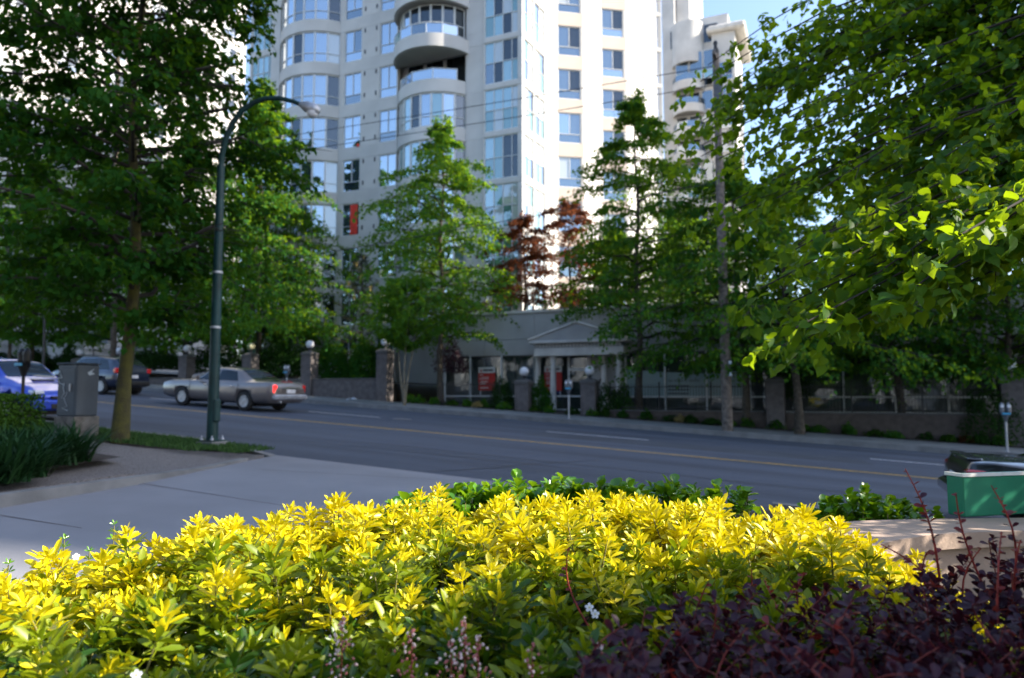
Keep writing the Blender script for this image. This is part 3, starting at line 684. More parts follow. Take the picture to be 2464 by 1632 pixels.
# two red lease boards standing behind the glass
def lease(x0, x1, ytop, ybot, label, tt):
    a, b = at_t(x0, ytop, tt), at_t(x1, ybot, tt); h = a.z-b.z; w = b.x-a.x
    r = empty('lease_sign', (a.x, tt, b.z), label=label, cat='sign', group='red lease signs in the shop windows'); o_ = Vector(r.location)
    MB().bbox(0, w, 0, .03, 0, h*.75, .004).build('red_board', 'sign_red', r); MB().bbox(0, w, 0, .03, h*.752, h, .004).build('white_header', 'sign_white', r)
    t_ = lambda *q, **k: text(*q, r, Vector((0, 0, 0)), **k)
    t_('lettering', 'LEASE', .21, (w*.08, -.006, h*.47), 'sign_white', sx=.95); t_('lettering', 'FOR', .10, (w*.08, -.006, h*.64), 'sign_white')
    for zz, ww in ((.36, .45), (.28, .35), (.10, .5)): MB().bbox(w*.12, w*(.12+ww), -.006, -.001, h*zz, h*(zz+.035), .001).build('small_lettering', 'sign_white', r)
    MB().bbox(w*.28, w*.9, -.006, -.001, h*.82, h*.92, .001).build('header_lettering', 'grey_plastic', r); MB().add([(w*.1, -.004, h*.80), (w*.24, -.004, h*.80), (w*.17, -.004, h*.95)], [(0, 1, 2)]).build('logo', 'sign_red', r)
    MB().box(w*.1, w*.14, .031, .04, -.3, h*.6).build('stake', 'alu', r); MB().box(w*.86, w*.9, .031, .04, -.3, h*.6).build('stake', 'alu', r)
lease(1151, 1191, 884, 940, 'red and white lease board on the glass left of the portico', TW-.075)
lease(1310, 1352, 881, 941, 'red and white lease board on the glass beside the portico columns', TW-.075)
# ================================================================== tower far behind on the right
far = empty('balcony_tower', (-14, 83, 0), label='distant cream tower with stacked rounded balconies beside the utility pole', cat='tower'); FO = Vector(far.location)
f0, f1, f2 = at_t(1596, 200, 83).x, at_t(1618, 200, 83).x, at_t(1755, 200, 83).x
fb = at_t(1690, 200, 83).x
ztop = at_t(1650, 52, 83).z
MB().box(f0, f2, 83, 100, 0, ztop).build('body', 'concrete', far, world=True)
zs0, zs1 = at_t(1640, 0, 84).z+6, ztop
MB().box(at_t(1592, 20, 84).x, at_t(1622, 20, 84).x, 84, 96, zs1-.1, zs0).build('lift_tower', 'concrete', far, world=True)
MB().bbox(at_t(1622, 20, 85).x, at_t(1664, 20, 85).x, 85, 95, zs1-.1, zs0, .3).build('lift_house', 'concrete', far, world=True)
cr0, cr1 = at_t(1712, 90, 82.5).x, at_t(1768, 90, 82.5).x
zc = at_t(1740, 78, 82.5).z
MB().bbox(cr0-.5, cr1+1.2, 81.8, 92, zc, zc+.8, .2).build('cornice', 'trim', far, world=True)
MB().box(cr0, cr1, 82.5, 91, 0, zc-.01).build('side_turret', 'concrete', far, world=True)
for k in range(8):
    zf = at_t(1650, 205+57*k, 82).z
    pts = arc(f1, fb+.3, 83.0, 1.7, 16)
    if k == 0:
        curved_band('bay', pts, zf+2.6, zf+7.6, 'concrete', far, FO, .3)
    curved_band('balcony', pts, zf-.55, zf+.45, 'concrete', far, FO, .2)
    n = len(pts); MB().add([(*p, zf-.5) for p in pts]+[(*p, zf-.2) for p in pts], [tuple(range(n)), tuple(range(2*n-1, n-1, -1))]).build('balcony_floor', 'stucco', far, world=True)
    for i in range(0, 16, 4):
        a, b = pts[i], pts[i+4]; MB().add([(a[0], a[1]+.05, zf+.45), (b[0], b[1]+.05, zf+.45), (b[0], b[1]+.05, zf+1.2), (a[0], a[1]+.05, zf+1.2)], [(0, 1, 2, 3)]).build('glass_guard', 'g_mid', far, world=True)
    for j in range(3):
        x0 = f1+.4+j*1.5; window((x0, 82.95), 0, 0, zf-.1, 1.3, 2.3, far, FO, 'one', [rnd.choice(['g_dark', 'g_mid'])], inset=-.03)
    window((cr0+.7, 82.42), 0, 0, zf, 1.6, 2.2, far, FO, 'three', ['g_mid', 'g_mid', 'g_dark'], inset=-.02)
    for tt in (86, 89): window((cr1+.03, tt), math.pi/2, 0, zf, 1.5, 2.2, far, FO, 'three', ['g_mid', 'g_curtain', 'g_dark'], inset=-.03)
for j in range(3): window((f1+.6+j*1.6, 81.9), 0, 0, at_t(1650, 150, 82).z-2.4, 1.5, 3.4, far, FO, 'tall', ['g_teal', 'g_mid'], inset=0)
for j in range(3): window((f1-.2+j*1.9, 82.97), 0, 0, ztop-3.2, 1.8, 2.3, far, FO, 'one', ['g_dark'], inset=-.05)
# ================================================================== pale building behind the left trees
lb = empty('pale_apartment_block', (-62, 48, 3), label='sunlit pale apartment block glimpsed through the left street tree', cat='apartment block'); LO = Vector(lb.location)
tE = at_s(589, 200, -60).y
MB().box(-90, -60, 33, tE, 0, 58).build('body', 'concrete', lb, world=True)
for k in range(17):
    z = 6+k*3.0
    for j in range(6):
        t0 = 34.2+j*4.6
        if t0+3 < tE: window((-59.97, t0), math.pi/2, 0, z, 1.9, 1.7, lb, LO, 'three', ['g_mid', 'g_curtain', 'g_dark'], inset=-.02)
    MB().box(-59.99, -59.9, 33, tE, z-.55, z-.3).build('ledge', 'concrete', lb, world=True)
# ================================================================== buildings outside the frame that shade and mirror in the street
nb = empty('shadow_tower', (70, 46, -4), label='tall concrete tower down the street beyond the frame', cat='tower'); NO = Vector(nb.location)
MB().box(60, 80, 29.8, 53.0, -6, 78).build('body', 'concrete', nb, world=True)  # unseen block, added and sized to keep the street in shadow
for k in range(14):
    for j in range(4): window((59.97, 52.4-6*j), -math.pi/2, 0, 4+5*k, 3.6, 2.6, nb, NO, 'three', ['g_mid'], inset=-.02)
mbk = empty('opposite_building', (0, -30, 0), label='long pale building with pilasters behind the viewpoint', cat='building'); OO = Vector(mbk.location)
MB().box(-70, 20, -46, -28, -3, 22).build('body', 'stucco', mbk, world=True)
for j in range(14):
    MB().box(-68+6.2*j, -66.6+6.2*j, -27.99, -27.4, -2, 22).build('pilaster', 'concrete', mbk, world=True)
    for k in range(4): window((-61.2+6.2*j if False else -62.2+6.2*j, -27.96), math.pi, 0, 2+5*k, 3.8, 3.2, mbk, OO, 'three', ['g_dark', 'g_mid', 'g_dark'], inset=-.02)
# ================================================================== pillars, walls, railings along the far pavement
TP = 29.3
def pillar(x, h_top, label, zbase, w=.62, globe='globe', gd=.42, zoff=0):
    r = empty('gate_pillar', (x, TP+zoff, zbase), label=label, cat='pillar', group='brick pillars with globe lamps')
    H = h_top-zbase
    MB().bbox(-w/2, w/2, -w/2, w/2, -.25, H-.2, .01).build('shaft', 'brick', r)
    MB().bbox(-w/2-.03, w/2+.03, -w/2-.03, w/2+.03, H-.198, H-.06, .015).build('neck_course', 'brick_cap', r)
    mb = MB(); a, b = w/2+.02, w/4; mb.add([(-a, -a, H-.059), (a, -a, H-.059), (a, a, H-.059), (-a, a, H-.059), (-b, -b, H+.03), (b, -b, H+.03), (b, b, H+.03), (-b, b, H+.03)], [(0, 1, 5, 4), (1, 2, 6, 5), (2, 3, 7, 6), (3, 0, 4, 7), (4, 5, 6, 7), (3, 2, 1, 0)]); mb.build('capstone', 'brick_cap', r)
    if globe:
        MB().lathe([(.11, H+.031), (.11, H+.06), (.06, H+.08), (.06, H+.16), (.09, H+.19), (.085, H+.2)], 12).build('lamp_fitter', 'iron', r)
        R = gd/2; MB().lathe([(max(.001, R*math.sin(math.pi*i/14)), H+.19+R-.02-R*math.cos(math.pi*i/14)) for i in range(15)], 22).build('globe', globe, r)
    return r
HI = 3.70; LO_ = 2.13
pl = {}
for px, lab, gl in ((52, 'leftmost brick pillar half lost in the hedge', None), (193, 'brick pillar with globe lamp above the grey cabinet', 'globe'), (286, 'brick pillar with globe lamp behind the mossy trunk', 'globe'),
                    (451, 'tall brick pillar with globe lamp between the dark hatchback and the sedan', 'globe'), (604, 'tall brick pillar with a yellowed globe lamp above the sedan roof', 'globe_y'),
                    (746, 'tall brick pillar with globe lamp just right of the sedan', 'globe'), (927, 'tall brick pillar with globe lamp beside the small rounded tree', 'globe')):
    x = at_t(px, 835, TP).x; pl[px] = pillar(x, HI-.02, lab, gz(x), .62, gl)
for px, lab in ((1261, 'short brick pillar with globe lamp left of the portico steps'), (1419, 'short brick pillar with globe lamp right of the parking meter'),
                (1864, 'brick pillar with globe lamp between two leaning trunks'), (2428, 'brick pillar with large globe lamp at the right edge behind the meter')):
    x = at_t(px, 888, TP).x; pl[px] = pillar(x, LO_+(.0 if px != 2428 else -.02), lab, gz(x), .66, 'globe', .42 if px != 2428 else .46)
def lowwall(a, b, ztop, label, t=TP, thick=.3, bm_='brick'):
    zl = min(gz(a), gz(b))-.2
    r = empty('brick_wall', ((a+b)/2, t, zl), label=label, cat='wall', group='brick walls between the pillars')
    MB().bbox(a, b, t-thick/2, t+thick/2, zl, ztop-.07, .01).build('wall_face', bm_, r, world=True)
    MB().bbox(a, b, t-thick/2-.03, t+thick/2+.03, ztop-.069, ztop, .015).build('coping', 'brick_cap', r, world=True)
def px_s(px): return pl[px].location.x
lowwall(px_s(746)+.33, px_s(927)-.33, 2.29, 'brick wall with coping between the two tall pillars right of the sedan')
lowwall(px_s(604)+.33, px_s(746)-.33, 2.3, 'brick wall hidden behind the sedan roof')
lowwall(px_s(451)+.33, px_s(604)-.33, 2.4, 'brick wall behind the sedan bonnet')
lowwall(px_s(286)+.33, px_s(451)-.33, 2.45, 'brick wall behind the dark hatchback')
lowwall(px_s(193)+.33, px_s(286)-.33, 2.7, 'brick wall behind the mossy trunk')
lowwall(px_s(52)+.33, px_s(193)-.33, 2.9, 'brick wall behind the grey cabinet')
picket_me = MB().tube([(0, 0, 0), (0, 0, 1.06), (0, 0, 1.10)], [.011, .011, .003], 5).mesh('picket', 'iron')
fpost_me = MB().bbox(-.028, .028, -.028, .028, -.4, 1.17, .008).mesh('post', 'iron')
def railing(a, b, z0, label, t=TP, step=.115, zwall=None, h=1):
    r = empty('iron_railing', ((a+b)/2, t, z0), label=label, cat='railing', group='black iron railings'); o_ = Vector(r.location)
    n = int((b-a)/step); m = max(1, round((b-a)/2.1))
    mb = MB()
    for z in (.10, .95): mb.box(a-o_.x, b-o_.x, -.018, .018, z*h, z*h+.03)
    mb.build('rail', 'iron', r)
    for i in range(m+1): q = link('post', fpost_me, r, (a+(b-a)*i/m-o_.x, .002, 0)); q.scale = (1, 1, h)
    for i in range(1, n):
        q = link('picket', picket_me, r, (a+(b-a)*i/n-o_.x, 0, 0)); q.scale = (1, 1, h)
    if zwall is not None:
        lowwall(a, b, z0+.02, zwall, t, .3, 'brick_dark')
railing(px_s(1419)+.9, px_s(1864)-.35, .83, 'black iron railing left of the utility pole in front of the frosted window', zwall='low brick plinth under the railing by the utility pole')
railing(px_s(1864)+.35, px_s(2428)-.35, .80, 'black iron railing in front of the shop windows under the navy sign', zwall='brick plinth growing taller downhill under the right railing')
railing(at_t(1062, 930, TP).x, px_s(1261)-1.2, .98, 'black iron railing in front of the left lease sign')
railing(at_t(225, 840, 31.5).x, at_t(275, 840, 31.5).x, 3.4, 'iron gate bars in front of the white car beyond the hedge', 31.5, .13)
railing(at_t(285, 840, 31.5).x, at_t(372, 840, 31.5).x, 3.4, 'iron gate bars right of the mossy trunk before the white car', 31.5, .13)
railing(-13.5, -3.0, 5.68, 'railing along the podium roof behind the pediment', 33.2, .16, None, .9)
# pale picket panel right of the dark hatchback
# ================================================================== poles and lamps
b = at_g(510, 1067); lx, lt, lz = b.x, b.y, gz(b.x)
lamp = empty('street_lamp', (lx, lt, lz), label='dark green street lamp with curved arm in front of the sedan', cat='street lamp')
MB().bbox(-.19, .19, -.19, .19, -.1, .035, .01).build('footing', 'kerb', lamp)
MB().bbox(-.16, .16, -.16, .16, .036, .06, .008).build('base_plate', 'green_pole', lamp)
for sx in (-1, 1):
    for sy in (-1, 1): MB().lathe([(.028, .061), (.028, .1), (.012, .101), (.012, .14), (.001, .141)], 6, (sx*.12, sy*.12, 0)).build('anchor_bolt', 'steel', lamp)
top = at_y(528, 396, 12.62); pole_top = Vector((0, 0, top.z-lz))
MB().tube([(0, 0, .06), (0, 0, 2.0), (0, 0, top.z-lz)], [.100, .088, .066], 14).build('pole', 'green_pole', lamp)
MB().bbox(.06, .125, -.07, .07, .38, .78, .02).build('hand_hole_cover', 'green_pole', lamp)
for z in (2.05, 3.05): MB().lathe([(.094, z), (.094, z+.04)], 14).build('band_clamp', 'steel', lamp)
arm_px = [(528, 396), (531, 370), (541, 330), (557, 295), (580, 265), (610, 245), (640, 236), (672, 236), (705, 244), (722, 251)]
arm = [at_y(x, y, 12.62-.35*i/9)-Vector((lx, lt, lz)) for i, (x, y) in enumerate(arm_px)]; sh = arm[0]-pole_top; arm = [a-sh*(1-i/9) for i, a in enumerate(arm)]
MB().tube([pole_top-Vector((0, 0, .2))]+arm, [.07]+[.055-.002*i for i in range(10)], 12).build('arm', 'green_pole', lamp)
h0, h1 = arm[-1], at_y(768, 268, 12.2)-Vector((lx, lt, lz)); d = (h1-h0)
mb = MB(); q = [(0, .045), (.12, .06), (.35, .10), (.7, .105), (.95, .07), (1, .02)]
mb.tube([h0+d*u for u, r in q], [r for u, r in q], 12); mb.build('lamp_head', 'steel', lamp)
mb = MB(); mb.lathe([(.001, -.10), (.06, -.09), (.095, -.05), (.105, 0)], 12, tuple(h0+d*.66+Vector((0, 0, -.06)))); mb.build('lens', 'lamp_clear', lamp)
def pole(name, px, py, ptop_px, ptop_py, r0, r1, mat, label, cat, tt=None, arms=()):
    b = at_g(px, py); tt_ = tt or b.y; b = at_t(px, py, tt_); b.z = gz(b.x); t_ = at_t(ptop_px, ptop_py, tt_)
    r = empty(name, b, label=label, cat=cat); o_ = Vector(b); L = Vector((t_.x, tt_, t_.z))-o_
    MB().tube([L*0-Vector((0, 0, .3)), L*.02, L*.5, L], [r0*1.05, r0, (r0+r1)/2, r1], 14).build('shaft', mat, r)
    for z, hw in arms:
        p = L*z; MB().bbox(p.x-.06, p.x+.06, p.y-hw, p.y+hw, p.z-.06, p.z+.06, .01).build('crossarm', mat, r)
        for k in (-1, -.5, .5, 1): MB().lathe([(.02, .06), (.03, .1), (.045, .13), (.03, .18), (.01, .2)], 8, (p.x, p.y+k*(hw-.08), p.z)).build('insulator', 'grey_plastic', r)
    return r, o_, L
up, uo, uL = pole('utility_pole', 1751, 1037, 1722, 130, .185, .12, 'wood_pole', 'weathered grey wooden utility pole at the far kerb', 'utility pole', 25.75, ((.985, .55), (.90, .4)))
MB().bbox(-.16, .16, -.42, -.16, uL.z*.86, uL.z*.93, .03).build('transformer_box', 'grey_plastic', up)
MB().lathe([(.11, uL.z-.01), (.13, uL.z+.1), (.06, uL.z+.28), (.09, uL.z+.42), (.03, uL.z+.5)], 10, (uL.x, uL.y, 0)).build('pole_top_fitting', 'black', up)
for z in (1.9, 2.3, 3.4): MB().bbox(.10, .20, -.19, -.165, z, z+.13, .004).build('staple_notice', 'paper', up)
lp, lpo, lpL = pole('dark_utility_pole', 271, 925, 285, 60, .16, .12, 'bark', 'thick dark utility pole behind the mossy trunk', 'utility pole', 28.0)
pole('thin_lamp_pole', 103, 925, 112, 560, .075, .06, 'iron', 'thin dark pole standing before the left hedge', 'pole', 27.2)
# overhead wires run along the street between the two poles
def wire(a, b, sag, r, label):
    pts = [a.lerp(b, i/20)-Vector((0, 0, sag*4*(i/20)*(1-i/20))) for i in range(21)]
    o = MB().tube([p-a for p in pts], r, 5).build('overhead_wire', 'black', loc=a); tag(o, label, 'wire', 'overhead wires')
W1 = at_t(1258, 232, 25.75); W2 = at_t(696, 321, 25.75)
k_ = (W1.z-W2.z)/(W1.x-W2.x); U = uo+uL
far_x = lpo.x-4
for i, (x0, y0, x1, y1, lab) in enumerate(((1258, 232, 696, 321, 'upper overhead wire crossing the tower facade'), (1258, 275, 810, 343, 'lower overhead wire crossing the tower facade'), (1258, 520, 1500, 478, 'low overhead cable passing behind the copper maple'))):
    a, b = at_t(x0, y0, 25.75), at_t(x1, y1, 25.75); k_ = (a.z-b.z)/(a.x-b.x)
    f_ = lambda x: Vector((x, 25.75, a.z+k_*(x-a.x)))
    wire(f_(uo.x-.1), f_(far_x), .12, .016, lab)
# ================================================================== parking meters
def meter(x, t, zb, label, H=1.5, pm_='steel', hm='meter'):
    r = empty('parking_meter', (x, t, zb), label=label, cat='parking meter', group='twin headed parking meters')
    MB().tube([(0, 0, -.1), (0, 0, H*.62)], .032, 10).build('post', pm_, r)
    MB().lathe([(.07, 0), (.07, .015), (.035, .02)], 12).build('foot', 'steel', r)
    z = H*.62
    MB().lathe([(.035, z-.02), (.05, z+.02), (.10, z+.16), (.13, z+.22)], 12).build('yoke', hm, r)
    for sx in (-1, 1):
        c = sx*.085; mb = MB(); mb.lathe([(.02, z+.20), (.062, z+.22), (.074, z+.30), (.076, z+.42), (.07, z+.48), (.045, z+.54), (.001, z+.565)], 12, (c, 0, 0)); q = mb.build('meter_head', hm, r)
        MB().bbox(c-.045, c+.045, -.085, -.06, z+.40, z+.49, .01).build('display', 'lamp_clear' if hm == 'meter' else 'black', q)
    MB().bbox(-.11, .11, -.135, -.10, z+.19, z+.25, .006).build('blue_label', 'meter_blue', r)
for px, py, lab in ((1369, 1008, 'twin parking meter in front of the portico'), (2424, 1087, 'twin parking meter at the right edge behind the planter')):
    b = at_g(px, py); meter(b.x, b.y, gz(b.x), lab)
b = at_t(689, 960, 25.75); meter(b.x, 25.75, gz(b.x), 'small twin parking meter seen over the sedan boot')
b = at_t(52, 990, 9.45); meter(b.x, 9.45, gz(b.x), 'dark twin parking meter silhouetted against the blue car', 1.55, 'iron', 'black')
# ================================================================== utility cabinet
cb = at_g(183, 1047); cx_, ct_ = cb.x, cb.y
cab = empty('utility_cabinet', (cx_, ct_, gz(cx_)), rz=0, label='grey utility cabinet with white graffiti beside the mossy trunk', cat='utility cabinet')
MB().bbox(-.27, .27, -.24, .24, -.2, .34, .01).build('plinth', 'plinth', cab)
MB().bbox(-.25, .25, -.22, .22, .341, 1.27, .02).build('housing', 'cab', cab)
MB().bbox(-.22, .22, -.228, -.2195, .40, 1.2, .004).build('door', 'cab', cab)
MB().bbox(.10, .14, -.25, -.229, .78, .92, .006).build('door_handle', 'steel', cab)
gr = MB(); rnd2 = random.Random(3)
for k in range(3):
    pts = []; x, z = -.13+.06*k, 1.15-.2*k
    for i in range(7): pts.append((x+rnd2.uniform(-.09, .09), -.234, z-.05*i+rnd2.uniform(-.03, .03)))
    gr.tube(pts, .009, 4)
gr.build('graffiti', 'cab_d', cab)
MB().add([(.2535, -.02, 1.12), (.2535, .12, 1.2), (.2535, .06, 1.13), (.2535, .13, 1.1), (.2535, .02, 1.07)], [(0, 1, 2, 3, 4)]).build('sticker_mark', 'cab_d', cab)
MB().bbox(-.272, .272, -.242, .242, 1.271, 1.295, .008).build('lid', 'cab', cab)
# ================================================================== cars
def lerp_tab(tab, x):
    if x <= tab[0][0]: return tab[0][1:]
    for a, b in zip(tab, tab[1:]):
        if x <= b[0]:
            u = (x-a[0])/(b[0]-a[0]); u = u*u*(3-2*u)*.5+u*.5
            return tuple(p+(q-p)*u for p, q in zip(a[1:], b[1:]))
    return tab[-1][1:]
def car(name, loc, heading, tab, W, wheels, rw, paint, label, cat, side_win, rear_win, front_win, tail=None, lit=False, extra=None, slope=None):
    """tab rows: x, z_low, z_belt, z_top, half width at belt, half width at roof (x grows towards the nose)"""
    r = empty(name, loc, heading, label, cat)
    if slope: r.rotation_euler = (0, 0, heading); r.rotation_mode = 'QUATERNION'; r.rotation_quaternion = slope
    def sec(x):
        zl, zb, zt, wb, wt = lerp_tab(tab, x)
        gh = max(0.0, zt-zb)
        return [(0, zl), (wb*.80, zl), (wb*.93, zl+.05), (wb*.985, zl+.16), (wb, zl+(zb-zl)*.45), (wb*.992, zl+(zb-zl)*.7), (wb*.965, zb-.05), (wb*.925, zb-.005), (wb*.90, zb+.006),
                (wb*.90+(wt-wb*.90)*.5, zb+gh*.52), (wt, zb+gh*.90), (wt*.90, zb+gh*.965), (wt*.5, zt+.004), (0, zt+.022)]
    xs = np.linspace(tab[0][0], tab[-1][0], 61); S = [sec(x) for x in xs]; k = len(S[0])
    vs = []; fs = []
    for x, s in zip(xs, S):
        ring = [(x, y, z) for y, z in s]+[(x, -y, z) for y, z in s[-2:0:-1]]
        vs += ring
    n = 2*k-2
    for i in range(len(xs)-1):
        for j in range(n): q = (j+1) % n; fs.append((i*n+j, i*n+n+j, i*n+n+q, i*n+q))
    fs.append(tuple(range(n))); fs.append(tuple((len(xs)-1)*n+j for j in range(n-1, -1, -1)))
    mb = MB(); mb.add(vs, fs, True); tmp = mb.build('body', paint)
    cut = MB()
    for wx in wheels: cut.lathe([(.001, -W), (rw*1.14, -W), (rw*1.14, W), (.001, W)], 28, mat=Matrix.Translation((wx, 0, rw)) @ Matrix.Rotation(math.pi/2, 4, 'X'))
    cob = cut.build('cutter', 'black')
    # only the outer half metre of each arch is cut
    bm = bmesh.new(); bm.from_mesh(cob.data); bmesh.ops.recalc_face_normals(bm, faces=bm.faces); bm.to_mesh(cob.data); bm.free()
    bm = bmesh.new(); bm.from_mesh(tmp.data); bmesh.ops.recalc_face_normals(bm, faces=bm.faces); bm.to_mesh(tmp.data); bm.free()
    md = tmp.modifiers.new('arch', 'BOOLEAN'); md.object = cob; md.operation = 'DIFFERENCE'; md.solver = 'EXACT'
    dg = bpy.context.evaluated_depsgraph_get(); me = bpy.data.meshes.new_from_object(tmp.evaluated_get(dg)); me.name = 'body'
    bpy.data.objects.remove(tmp); bpy.data.objects.remove(cob)
    bod = link('body', me, r)
    mb = MB()
    for wx in wheels: mb.box(wx-rw*1.1, wx+rw*1.1, -W/2+.26, W/2-.26, rw*.5, rw*1.9)
    mb.box(tab[0][0]+.5, tab[-1][0]-.5, -W/2+.2, W/2-.2, tab[3][1]+.01, tab[3][1]+.14)
    mb.build('underbody', 'black', r)
    # glass
    def side_panel(x0, x1, x0t, x1t, sgn, nm='side_window'):
        g = MB(); nx = 7; P = []
        for j in range(5):
            q = .10+.78*j/4
            for i in range(nx):
                xx = (x0+(x1-x0)*i/(nx-1))*(1-j/4)+(x0t+(x1t-x0t)*i/(nx-1))*(j/4)
                s = sec(xx); a, m, b_ = s[8], s[9], s[10]
                yz = (a[0]+(m[0]-a[0])*q*2, a[1]+(m[1]-a[1])*q*2) if q < .5 else (m[0]+(b_[0]-m[0])*(q*2-1), m[1]+(b_[1]-m[1])*(q*2-1))
                P.append((xx, sgn*(yz[0]+.008), yz[1]))
        g.add(P, [(j*nx+i, j*nx+i+1, j*nx+nx+i+1, j*nx+nx+i)[::(-1 if sgn > 0 else 1)] for j in range(4) for i in range(nx-1)], True); g.build(nm, 'carglass', r)
    for w4 in side_win:
        for sg in (-1, 1): side_panel(*w4, sg)
    def screen(x0, x1, nm, inset=.88):
        g = MB(); P = []; nx, ny = 8, 9
        for i in range(nx):
            xx = x0+(x1-x0)*i/(nx-1); s = sec(xx); s2 = sec(xx+.02); dz = (s2[-1][1]-s[-1][1])/.02; nl = math.hypot(dz, 1)
            for j in range(ny):
                u = -1+2*j/(ny-1); y = u*s[10][0]*inset; a = abs(y)
                pts = s[10:]
                for (ya, za), (yb, zb_) in zip(pts, pts[1:]):
                    if yb <= a <= ya: z = zb_+(za-zb_)*(a-yb)/(ya-yb+1e-9); break
                else: z = pts[0][1]
                P.append((xx-dz/nl*.010, y, z+.010/nl))
        fl = -1 if x1 > x0 else 1
        g.add(P, [(i*ny+j, i*ny+j+1, i*ny+ny+j+1, i*ny+ny+j)[::fl] for i in range(nx-1) for j in range(ny-1)], True); g.build(nm, 'carglass', r)
    if rear_win: screen(*rear_win, 'rear_window')
    if front_win: screen(*front_win, 'windscreen')
    tyre = MB().lathe([(rw*.62, -.10), (rw*.9, -.105), (rw*.98, -.085), (rw, -.05), (rw, .05), (rw*.98, .085), (rw*.9, .105), (rw*.62, .10)], 28).mesh('tyre', 'rubber')
    rm = MB(); rm.lathe([(rw*.63, .07), (rw*.60, .095), (rw*.56, .08), (rw*.2, .06), (rw*.16, .085), (.001, .09)], 24)
    for i in range(7):
        a = 2*math.pi*i/7; rm.box(rw*.15, rw*.58, -.028, .028, .07, .092, Matrix.Rotation(a, 4, 'Z'))
    rim = rm.mesh('rim', 'rim')
    hub = MB().lathe([(rw*.62, -.09), (rw*.62, .065), (.001, .06)], 20).mesh('rim_barrel', 'black')
    for wx in wheels:
        for sg in (-1, 1):
            w = empty('wheel', (wx, sg*(W/2-.115), rw)); w.parent = r; w.rotation_euler = (-sg*math.pi/2, 0, 0)
            link('tyre', tyre, w); link('rim', rim, w); link('rim_barrel', hub, w)
    if extra: extra(r, sec)
    return r
from mathutils import Quaternion
def slope_q(heading):
    """stand on the sloping road"""
    up = Vector((-SLOPE, 0, 1)).normalized(); f = Vector((math.cos(heading), math.sin(heading), 0)); f = (f-up*f.dot(up)).normalized(); l = up.cross(f)
    return Matrix((f, l, up)).transposed().to_quaternion()
def fit(r, name, mat, x0, x1, y0, y1, z0, z1, b=.02): return MB().bbox(x0, x1, y0, y1, z0, z1, b).build(name, mat, r)
# -- taupe saloon in the far inner lane, nose to the left
TAB = [(-2.62, .42, .78, .80, .74, .62), (-2.56, .34, .98, 1.0, .84, .70), (-2.40, .30, 1.03, 1.055, .90, .72), (-1.75, .27, 1.0, 1.06, .935, .72), (-1.55, .26, .99, 1.10, .94, .70), (-.85, .24, .965, 1.42, .945, .64), (-.3, .24, .955, 1.455, .945, .65), (.35, .24, .945, 1.43, .945, .64),
       (1.05, .24, .935, 1.05, .94, .70), (1.25, .24, .93, .98, .935, .72), (2.1, .26, .89, .93, .91, .70), (2.50, .30, .82, .85, .86, .64), (2.64, .34, .72, .75, .78, .56), (2.68, .38, .60, .62, .70, .5)]
def sedan_extra(r, sec):
    for sg in (-1, 1):
        t = fit(r, 'tail_lamp', 'tail_lit' if sg > 0 else 'tail', -2.60, -2.40, sg*.72-.085, sg*.72+.085, .66, .95, .03)
        fit(r, 'headlamp', 'lamp_clear', 2.38, 2.62, sg*.62-.14, sg*.62+.14, .60, .74, .03)
        m = fit(r, 'door_mirror', 'paint_taupe', .62, .84, sg*1.06-.10, sg*1.06+.08, .98, 1.13, .03); fit(r, 'mirror_stalk', 'black', .68, .78, sg*.93-.05, sg*.93+.05, .97, 1.02, .01)
        for x in (-.95, .28): fit(r, 'door_handle', 'chrome', x, x+.2, sg*.945-.012, sg*.945+.016, .80, .835, .006)
        for x in (-1.12, -.02, 1.12): fit(r, 'door_seam', 'black', x-.006, x+.006, sg*.945-.008, sg*.945+.0035, .36, .93, .002)
        fit(r, 'window_pillar', 'black', -.13, -.06, sg*.79-.05, sg*.79+.03, 1.0, 1.05, .005)
    fit(r, 'rear_bumper', 'steel', -2.72, -2.42, -.82, .82, .44, .63, .05); fit(r, 'number_plate', 'plate', -2.65, -2.60, -.22, .22, .67, .80, .005)
    fit(r, 'plate_trim', 'chrome', -2.66, -2.56, -.42, .42, .82, .85, .008); fit(r, 'high_brake_lamp', 'tail', -2.46, -2.36, -.25, .25, 1.045, 1.07, .008)
    fit(r, 'exhaust', 'steel', -2.68, -2.5, .45, .55, .33, .41, .02); fit(r, 'grille', 'chrome', 2.58, 2.68, -.3, .3, .50, .66, .02)
sd = at_g(591, 989, -.17)
HD = math.pi
c_s = sd.x-1.42; 
car('grey_saloon', (c_s, sd.y+.80, gz(c_s)-.17), HD, TAB, 1.86, (-1.40, 1.50), .335, 'paint_taupe', 'taupe four-door saloon car driving uphill with red tail lamp', 'car',
    [(-1.02, -.10, -.80, -.10), (-.04, .92, -.04, .42)], (-1.60, -.92), (.50, 1.12), extra=sedan_extra, slope=slope_q(HD))
